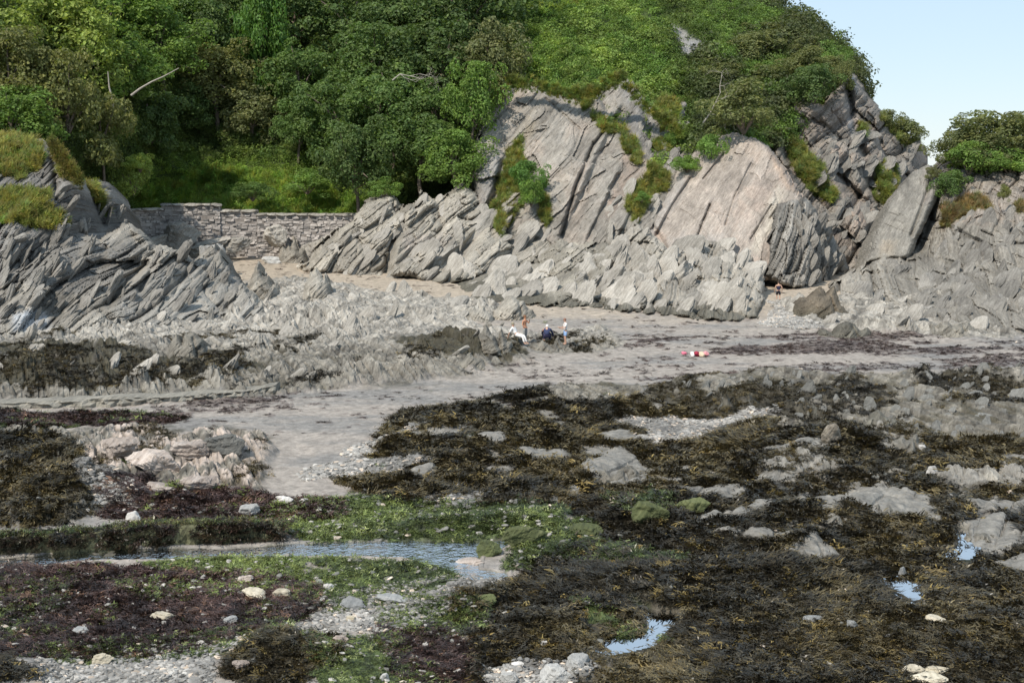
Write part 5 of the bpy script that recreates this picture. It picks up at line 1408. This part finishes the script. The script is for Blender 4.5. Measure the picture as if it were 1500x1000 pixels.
def sea_wall():
    n = NT('wall_stone')
    at = n.n('Attribute', attribute_type='GEOMETRY', attribute_name='col')
    g = n.n('NewGeometry'); f = n.noise(g.outputs['Position'], 3.5, 4, .7)
    n.l(n.scale_col(at.outputs['Color'], n.mapr(f, .2, .8, .65, 1.3)), n.b.inputs['Base Color']); n.b.inputs['Roughness'].default_value = .9
    n.l(n.bump(f, .8, .05), n.b.inputs['Normal'])
    mort = mat_plain('wall_mortar', (0.25, 0.225, 0.205), .9, .3, 3, .04)
    w = empty('stone_wall', W(370, 372, 157)); tag(w, 'old pinkish-grey stone sea wall closing off the small sand cove', 'wall')
    # bays: x from, to (pixels), top y left/right, distance left/right
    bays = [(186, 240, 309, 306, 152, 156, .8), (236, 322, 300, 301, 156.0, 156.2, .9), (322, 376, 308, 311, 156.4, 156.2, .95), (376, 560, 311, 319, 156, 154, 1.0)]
    V = []; Q = []; C = []; r = random.Random(4)
    def box(p0, ux, uy, uz, a0, a1, b0, b1, z0_, z1, c):
        b = len(V)
        for (i, j, k) in ((0, 0, 0), (1, 0, 0), (1, 1, 0), (0, 1, 0), (0, 0, 1), (1, 0, 1), (1, 1, 1), (0, 1, 1)):
            s = 0.02 if j == 0 else 0
            q = p0 + ux * ((a0 + s, a1 - s)[i] + r.gauss(0, .03)) + uy * ((b0, b1)[j] + r.gauss(0, .03)) + uz * ((z0_ + s, z1 - s)[k] + r.gauss(0, .03))
            V.append(q); C.append((*c, 1))
        for q in ((0, 1, 5, 4), (1, 2, 6, 5), (2, 3, 7, 6), (3, 0, 4, 7), (4, 5, 6, 7)): Q.append(tuple(b + x for x in q))
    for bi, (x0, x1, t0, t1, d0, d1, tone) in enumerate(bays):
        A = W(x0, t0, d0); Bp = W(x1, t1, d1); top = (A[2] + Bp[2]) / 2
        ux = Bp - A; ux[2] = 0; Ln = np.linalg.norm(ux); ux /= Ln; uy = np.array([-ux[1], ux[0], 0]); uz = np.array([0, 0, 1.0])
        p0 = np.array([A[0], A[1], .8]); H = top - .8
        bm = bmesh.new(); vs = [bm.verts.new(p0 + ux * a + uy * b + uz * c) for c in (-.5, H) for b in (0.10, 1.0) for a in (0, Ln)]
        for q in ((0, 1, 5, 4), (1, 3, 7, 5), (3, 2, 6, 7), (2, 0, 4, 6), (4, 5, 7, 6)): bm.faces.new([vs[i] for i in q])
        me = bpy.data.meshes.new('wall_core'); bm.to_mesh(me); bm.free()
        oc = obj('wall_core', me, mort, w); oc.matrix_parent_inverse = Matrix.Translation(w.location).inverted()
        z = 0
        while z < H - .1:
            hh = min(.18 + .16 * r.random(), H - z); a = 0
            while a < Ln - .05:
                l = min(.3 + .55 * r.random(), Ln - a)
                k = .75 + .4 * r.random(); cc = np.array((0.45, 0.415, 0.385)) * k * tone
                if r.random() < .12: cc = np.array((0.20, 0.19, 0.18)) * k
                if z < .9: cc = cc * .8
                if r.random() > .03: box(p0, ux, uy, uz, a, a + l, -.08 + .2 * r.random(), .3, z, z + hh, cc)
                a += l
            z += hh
        a = 0; k = 0
        while a < Ln - .2:      # coping
            l = min(.8 + .5 * r.random(), Ln - a)
            o = obj('coping_stone', with_mat(COPE[k % 3], M_ROCKP), None, w); k += 1
            o.matrix_parent_inverse = Matrix.Translation(w.location).inverted()
            o.location = p0 + ux * (a + l / 2) + uy * .45 + uz * (H + .02); o.scale = (l * .56, .72, .20); o.rotation_euler = (r.gauss(0, .03), r.gauss(0, .04), math.atan2(ux[1], ux[0]))
            a += l
    me = mesh_np('stone', np.array(V), np.array(Q)); vcol(me, np.array(C)); o = obj('stone', me, n.m, w); o.matrix_parent_inverse = Matrix.Translation(w.location).inverted(); o['kind'] = 'stuff'
COPE = [rock_mesh('coping_stone', 780 + k, (1, 1, 1), 6, 8, .02) for k in range(3)]
sea_wall()
# rocks heaped against the foot of the wall
for px, py, w_, hh, lab in ((262, 350, 46, 50, 'pale rock buttress bulging from the wall below its raised part'), (300, 366, 60, 22, 'low rock heap at the foot of the wall left of the sand'), (345, 362, 34, 24, 'dark rock beside the gap in the wall'), (405, 350, 26, 40, 'pale rock leaning on the wall right of its gap'), (470, 372, 70, 40, 'large pale rock where the wall meets the promontory'), (225, 362, 50, 26, 'shaded rock below the left end of the wall')):
    d = 153.5; p = W(px, py, d); o = obj('wall_foot_rock', with_mat(BLOCKS[(px // 7) % 6], M_ROCKP)); tag(o, lab, 'rock', 'rocks at the foot of the wall')
    o.location = (p[0], p[1], p[2] + .3); o.scale = (w_ * d / F / 1.8, 1.5, hh * d / F / 1.1 / 1.2); o.rotation_euler = (.1, -.25, random.gauss(0, .3))
# green felt on the kerb top and a few algae hummocks in the red weed
n = 420; k_ = KV.reshape(-1, 9, 3)[:, 5:7].reshape(-1, 3); sel = k_[rng.integers(0, len(k_), n)] + rng.normal(size=(n, 3)) * np.array([.2, .1, .01])
o = scatter('kerb_algae', 'felt', sel, np.stack([rng.normal(size=n) * .2, rng.normal(size=n) * .2, rng.random(n) * 6.28], 1), np.repeat((.5 + .5 * rng.random(n))[:, None], 3, 1), jit((0.10, 0.115, 0.045), n, .3)); tag(o, 'pale green algae along the top of the stone kerb', 'algae')
# ================================================================== PEOPLE AND THEIR THINGS
def cloth(name, c, r=.85): return mat_plain(name, c, r, .12, 14, .01)
SKIN = cloth('skin', (0.52, 0.32, 0.23), .6); SKINT = cloth('tanned_skin', (0.50, 0.25, 0.15), .6)
def skin_obj(name, pts, edges, radii, mat, parent=None, root=0, sub=2):
    me = bpy.data.meshes.new(name); me.from_pydata([tuple(p) for p in pts], edges, []); me.update()
    o = obj(name, me, None, parent)
    m = o.modifiers.new('skin', 'SKIN'); m.use_smooth_shade = True
    for i, r in enumerate(radii):
        me.skin_vertices[0].data[i].radius = (r, r) if not isinstance(r, tuple) else r
        me.skin_vertices[0].data[i].use_root = (i == root)
    s = o.modifiers.new('sub', 'SUBSURF'); s.levels = s.render_levels = sub
    dg = bpy.context.evaluated_depsgraph_get()
    m2 = bpy.data.meshes.new_from_object(o.evaluated_get(dg)); m2.name = name
    o.modifiers.clear(); o.data = m2
    m2.materials.clear(); m2.materials.append(mat)
    for p in m2.polygons: p.use_smooth = True
    return o
def person(label, loc, rz, J, skin, wear, hair, hairc, s=1.0):
    """J: joints in metres (x right, y away from the front, z up); wear: (name, chain list, radius scale, material)"""
    t = empty('person', loc, rz); t.scale = (s, s, s); tag(t, label, 'person')
    names = list(J); ix = {n: i for i, n in enumerate(names)}
    pts = [Vector(J[n]) for n in names]
    RAD = dict(pel=(.145, .105), wai=(.125, .095), che=(.155, .105), nec=.055, hea=(.078, .092), top=(.07, .085), shL=.062, shR=.062, elL=.042, elR=.042, wrL=.03, wrR=.03, haL=(.038, .018), haR=(.038, .018), hiL=.088, hiR=.088, knL=.058, knR=.058, anL=.04, anR=.04, toL=(.04, .03), toR=(.04, .03))
    E = [('pel', 'wai'), ('wai', 'che'), ('che', 'nec'), ('nec', 'hea'), ('hea', 'top')]
    for q in 'LR': E += [('che', 'sh' + q), ('sh' + q, 'el' + q), ('el' + q, 'wr' + q), ('wr' + q, 'ha' + q), ('pel', 'hi' + q), ('hi' + q, 'kn' + q), ('kn' + q, 'an' + q), ('an' + q, 'to' + q)]
    radii = [RAD[n] for n in names]; edges = [(ix[a], ix[b]) for a, b in E]
    for q in 'LR':         # fingers
        w_, h_ = Vector(J['wr' + q]), Vector(J['ha' + q]); f = (h_ - w_).normalized(); sd = f.cross(Vector((0, 1, .2))).normalized()
        for k, (off, ln) in enumerate(((-.03, .07), (-.01, .085), (.012, .08), (.032, .06), (.05, .05))):
            b = len(pts); st = h_ + sd * off * .9; pts += [st + f * ln * .5, st + f * ln + Vector((0, -.02, -.01))]; radii += [.0095, .008]
            edges += [(ix['ha' + q], b), (b, b + 1)]
    skin_obj('body', pts, edges, radii, skin, t, ix['pel'])
    for nm, chains, k, mat in wear:
        ns = []; 
        for a, b in chains:
            for n_ in (a, b):
                if n_ not in ns: ns.append(n_)
        def pt(n_):
            if '>' in n_:       # point part way along a limb
                a, b, f = n_.split('>'); return Vector(J[a]).lerp(Vector(J[b]), float(f))
            return Vector(J[n_])
        def rd(n_):
            if '>' in n_:
                a, b, f = n_.split('>'); x = RAD[a] if not isinstance(RAD[a], tuple) else RAD[a][1]; y = RAD[b] if not isinstance(RAD[b], tuple) else RAD[b][1]; return (x + (y - x) * float(f)) * k + .012
            r = RAD[n_]; return tuple(x * k + .008 for x in r) if isinstance(r, tuple) else r * k + .008
        skin_obj(nm, [pt(n_) for n_ in ns], [(ns.index(a), ns.index(b)) for a, b in chains], [rd(n_) for n_ in ns], mat, t, 0)
    h, tp = Vector(J['hea']), Vector(J['top']); ax = (tp - h).normalized()
    bm = bmesh.new(); bmesh.ops.create_uvsphere(bm, u_segments=14, v_segments=9, radius=.108)
    for v in list(bm.verts):
        if hair == 'short' and v.co.z < -.03 and v.co.y < .03: bm.verts.remove(v)
    me = bpy.data.meshes.new('hair'); bm.to_mesh(me); bm.free()
    o = obj('hair', me, cloth('hair_colour', hairc, .7), t); o.location = h.lerp(tp, .75) + Vector((0, .022, .012)); o.scale = (.92, 1.02, 1.0)
    # face: nose, eyes, mouth
    fr = Vector((0, -1, 0)); fr = (fr - ax * fr.dot(ax)).normalized()
    bm = bmesh.new()
    for off, rr in ((Vector((0, 0, .0)), .017),):
        m_ = bmesh.ops.create_icosphere(bm, subdivisions=1, radius=rr); bmesh.ops.translate(bm, verts=m_['verts'], vec=h.lerp(tp, .35) + fr * .095)
    me = bpy.data.meshes.new('nose'); bm.to_mesh(me); bm.free(); obj('nose', me, skin, t)
    for sx in (-1, 1):
        bm = bmesh.new(); bmesh.ops.create_icosphere(bm, subdivisions=1, radius=.011, matrix=Matrix.Translation(h.lerp(tp, .55) + fr * .087 + Vector((.032 * sx, 0, 0))))
        me = bpy.data.meshes.new('eye'); bm.to_mesh(me); bm.free(); obj('eye', me, cloth('eye_colour', (.04, .03, .03), .4), t)
    return t
BASE = dict(pel=(0, 0, .95), wai=(0, .01, 1.12), che=(0, .0, 1.36), nec=(0, .01, 1.50), hea=(0, -.01, 1.59), top=(0, 0, 1.69), shL=(-.19, .01, 1.40), shR=(.19, .01, 1.40), elL=(-.25, .04, 1.12), elR=(.25, .04, 1.12),
            wrL=(-.25, -.05, .88), wrR=(.25, -.05, .88), haL=(-.25, -.08, .80), haR=(.25, -.08, .80), hiL=(-.10, 0, .90), hiR=(.10, 0, .90), knL=(-.11, -.02, .50), knR=(.11, -.02, .50), anL=(-.11, .03, .09), anR=(.11, .03, .09), toL=(-.13, -.13, .04), toR=(.13, -.13, .04))
def pose(**k): d = dict(BASE); d.update(k); return d
TOP = [('pel', 'wai'), ('wai', 'che'), ('che', 'nec'), ('che', 'shL'), ('che', 'shR')]
SLV = [('shL', 'elL'), ('shR', 'elR')]; HALF = [('shL', 'shL>elL>.7'), ('shR', 'shR>elR>.7')]
TRO = [('wai>pel>.6', 'pel'), ('pel', 'hiL'), ('pel', 'hiR'), ('hiL', 'knL'), ('hiR', 'knR'), ('knL', 'knL>anL>.9'), ('knR', 'knR>anR>.9')]
SHO = [('wai>pel>.6', 'pel'), ('pel', 'hiL'), ('pel', 'hiR'), ('hiL', 'hiL>knL>.85'), ('hiR', 'hiR>knR>.85')]
WHITE = cloth('white_cotton', (0.78, 0.77, 0.75)); NAVY = cloth('navy_knit', (0.035, 0.045, 0.10)); GREYC = cloth('grey_linen', (0.30, 0.30, 0.29)); LBLUE = cloth('light_blue_cotton', (0.28, 0.42, 0.66)); BLACK = cloth('black_jersey', (0.018, 0.018, 0.025)); DKN = cloth('dark_navy_jersey', (0.025, 0.025, 0.06))
def drop(px, py, dz=0): p = GS(px, py); p.z += dz; return p
# 1 sitter in white, half lying on the rock, turned to the right
J = pose(pel=(0, .05, .60), wai=(-.0, .18, .74), che=(0, .30, .95), nec=(0, .33, 1.09), hea=(0, .31, 1.18), top=(0, .31, 1.28), shL=(-.19, .30, .98), shR=(.19, .30, .98), elL=(-.26, .42, .72), elR=(.25, .18, .72), wrL=(-.25, .52, .50), wrR=(.2, -.05, .64), haL=(-.25, .55, .42), haR=(.18, -.12, .62),
         hiL=(-.10, 0, .57), hiR=(.10, 0, .57), knL=(-.12, -.42, .50), knR=(.12, -.42, .52), anL=(-.12, -.55, .10), anR=(.12, -.58, .10), toL=(-.13, -.70, .05), toR=(.13, -.74, .05))
person('person in white top and white trousers leaning back on the dark-sided rock', drop(758, 503), R(62), J, SKIN, [('trousers', TRO, 1.18, WHITE), ('top', TOP + SLV, 1.12, WHITE)], 'long', (0.32, 0.28, 0.2), 1.05)
# 2 woman with bare tanned back
J = pose(elR=(.24, -.12, 1.22), wrR=(.16, -.26, 1.38), haR=(.10, -.28, 1.46), elL=(-.26, .0, 1.12), wrL=(-.2, -.18, .98), haL=(-.17, -.26, .97), anR=(.11, .12, .09), toR=(.12, -.04, .04))
person('standing person with tanned bare shoulders, black top and grey trousers', drop(769, 500), R(50), J, SKINT, [('trousers', TRO, 1.25, GREYC), ('top', [('wai', 'wai>che>.75')], 1.06, BLACK)], 'long', (0.22, 0.11, 0.06), 1.0)
# 3 stooping person in navy
J = pose(pel=(0, .15, .42), wai=(0, .10, .58), che=(0, -.10, .76), nec=(0, -.22, .84), hea=(0, -.30, .86), top=(0, -.36, .95), shL=(-.21, -.10, .76), shR=(.21, -.10, .76), elL=(-.34, -.25, .52), elR=(.30, -.28, .52), wrL=(-.36, -.38, .30), wrR=(.22, -.42, .30), haL=(-.36, -.42, .22), haR=(.2, -.46, .22),
         hiL=(-.12, .13, .38), hiR=(.12, .13, .38), knL=(-.2, -.28, .50), knR=(.2, -.28, .50), anL=(-.16, -.1, .09), anR=(.16, -.1, .09), toL=(-.18, -.26, .04), toR=(.18, -.26, .04))
person('white-haired person in a navy jumper crouching over the rocks', drop(801, 501), R(175), J, SKIN, [('trousers', TRO, 1.2, DKN), ('jumper', TOP + [('shL', 'elL'), ('shR', 'elR'), ('elL', 'elL>wrL>.9'), ('elR', 'elR>wrR>.9')], 1.25, NAVY)], 'short', (0.72, 0.72, 0.70), 1.12)
# 4 standing person in white shirt and light blue shorts, side on, facing left
J = pose(elL=(-.22, -.10, 1.14), wrL=(-.16, -.32, 1.14), haL=(-.14, -.40, 1.16), elR=(.22, -.08, 1.14), wrR=(.16, -.30, 1.10), haR=(.14, -.38, 1.12), hea=(0, -.05, 1.58), top=(0, -.06, 1.68))
person('standing person side on in a white shirt and light blue shorts', drop(828, 504), R(-78), J, SKIN, [('shorts', SHO, 1.3, LBLUE), ('shirt', TOP + HALF, 1.18, WHITE)], 'short', (0.25, 0.13, 0.09), 1.0)
# 5 walker seen from behind
J = pose(anL=(-.10, .14, .12), toL=(-.11, .02, .05), knL=(-.11, .02, .50), anR=(.10, -.08, .09), toR=(.12, -.22, .04), knR=(.11, -.14, .52), elL=(-.30, .06, 1.14), elR=(.30, .02, 1.14), wrL=(-.30, -.05, .92), wrR=(.30, -.1, .92), haL=(-.3, -.08, .84), haR=(.3, -.14, .84))
person('walker seen from behind in a dark navy vest and black shorts on the pebbly path', drop(1140, 442), R(180), J, SKIN, [('shorts', SHO, 1.3, BLACK), ('vest', [('pel', 'wai'), ('wai', 'che'), ('che', 'che>nec>.75'), ('che', 'che>shL>.6'), ('che', 'che>shR>.6')], 1.15, DKN)], 'short', (0.06, 0.04, 0.03), .98)

def bundle(name, label, cat, px, py, w, h_, cols, seed):
    """a heap of soft cloth: each fold group a part"""
    p = GS(px, py); d = p.y; t = empty(name, p); tag(t, label, cat); r = random.Random(seed)
    for nm, c, x, sx in cols:
        me = rock_mesh(nm, seed + len(nm), (1, .7, .8), 10, 20, .10, 0, cloth(nm + '_cloth', c), smooth=True)
        o = obj(nm, me, None, t); s = w * d / F
        o.location = (x * s, r.gauss(0, .05), h_ * d / F * .42); o.scale = (sx * s, .35, h_ * d / F * .6); o.rotation_euler = (0, r.gauss(0, .3), r.random() * .6)
bundle('beach_towel_heap', 'heap of crimson, cream and pink towels lying on the wet sand', 'towels', 1024, 522, 24, 9, [('crimson_towel', (0.32, 0.03, 0.06), -.12, .22), ('cream_towel', (0.62, 0.50, 0.36), .14, .22), ('pink_towel', (0.75, 0.32, 0.34), .38, .2), ('white_towel', (0.8, 0.72, 0.70), -.42, .13)], 21)
bundle('pink_bag', 'small pink bag left of the heap of towels on the wet sand', 'bag', 1002, 519, 7, 5, [('pouch', (0.65, 0.18, 0.26), 0, .5), ('flap', (0.70, 0.28, 0.34), .1, .35)], 33)
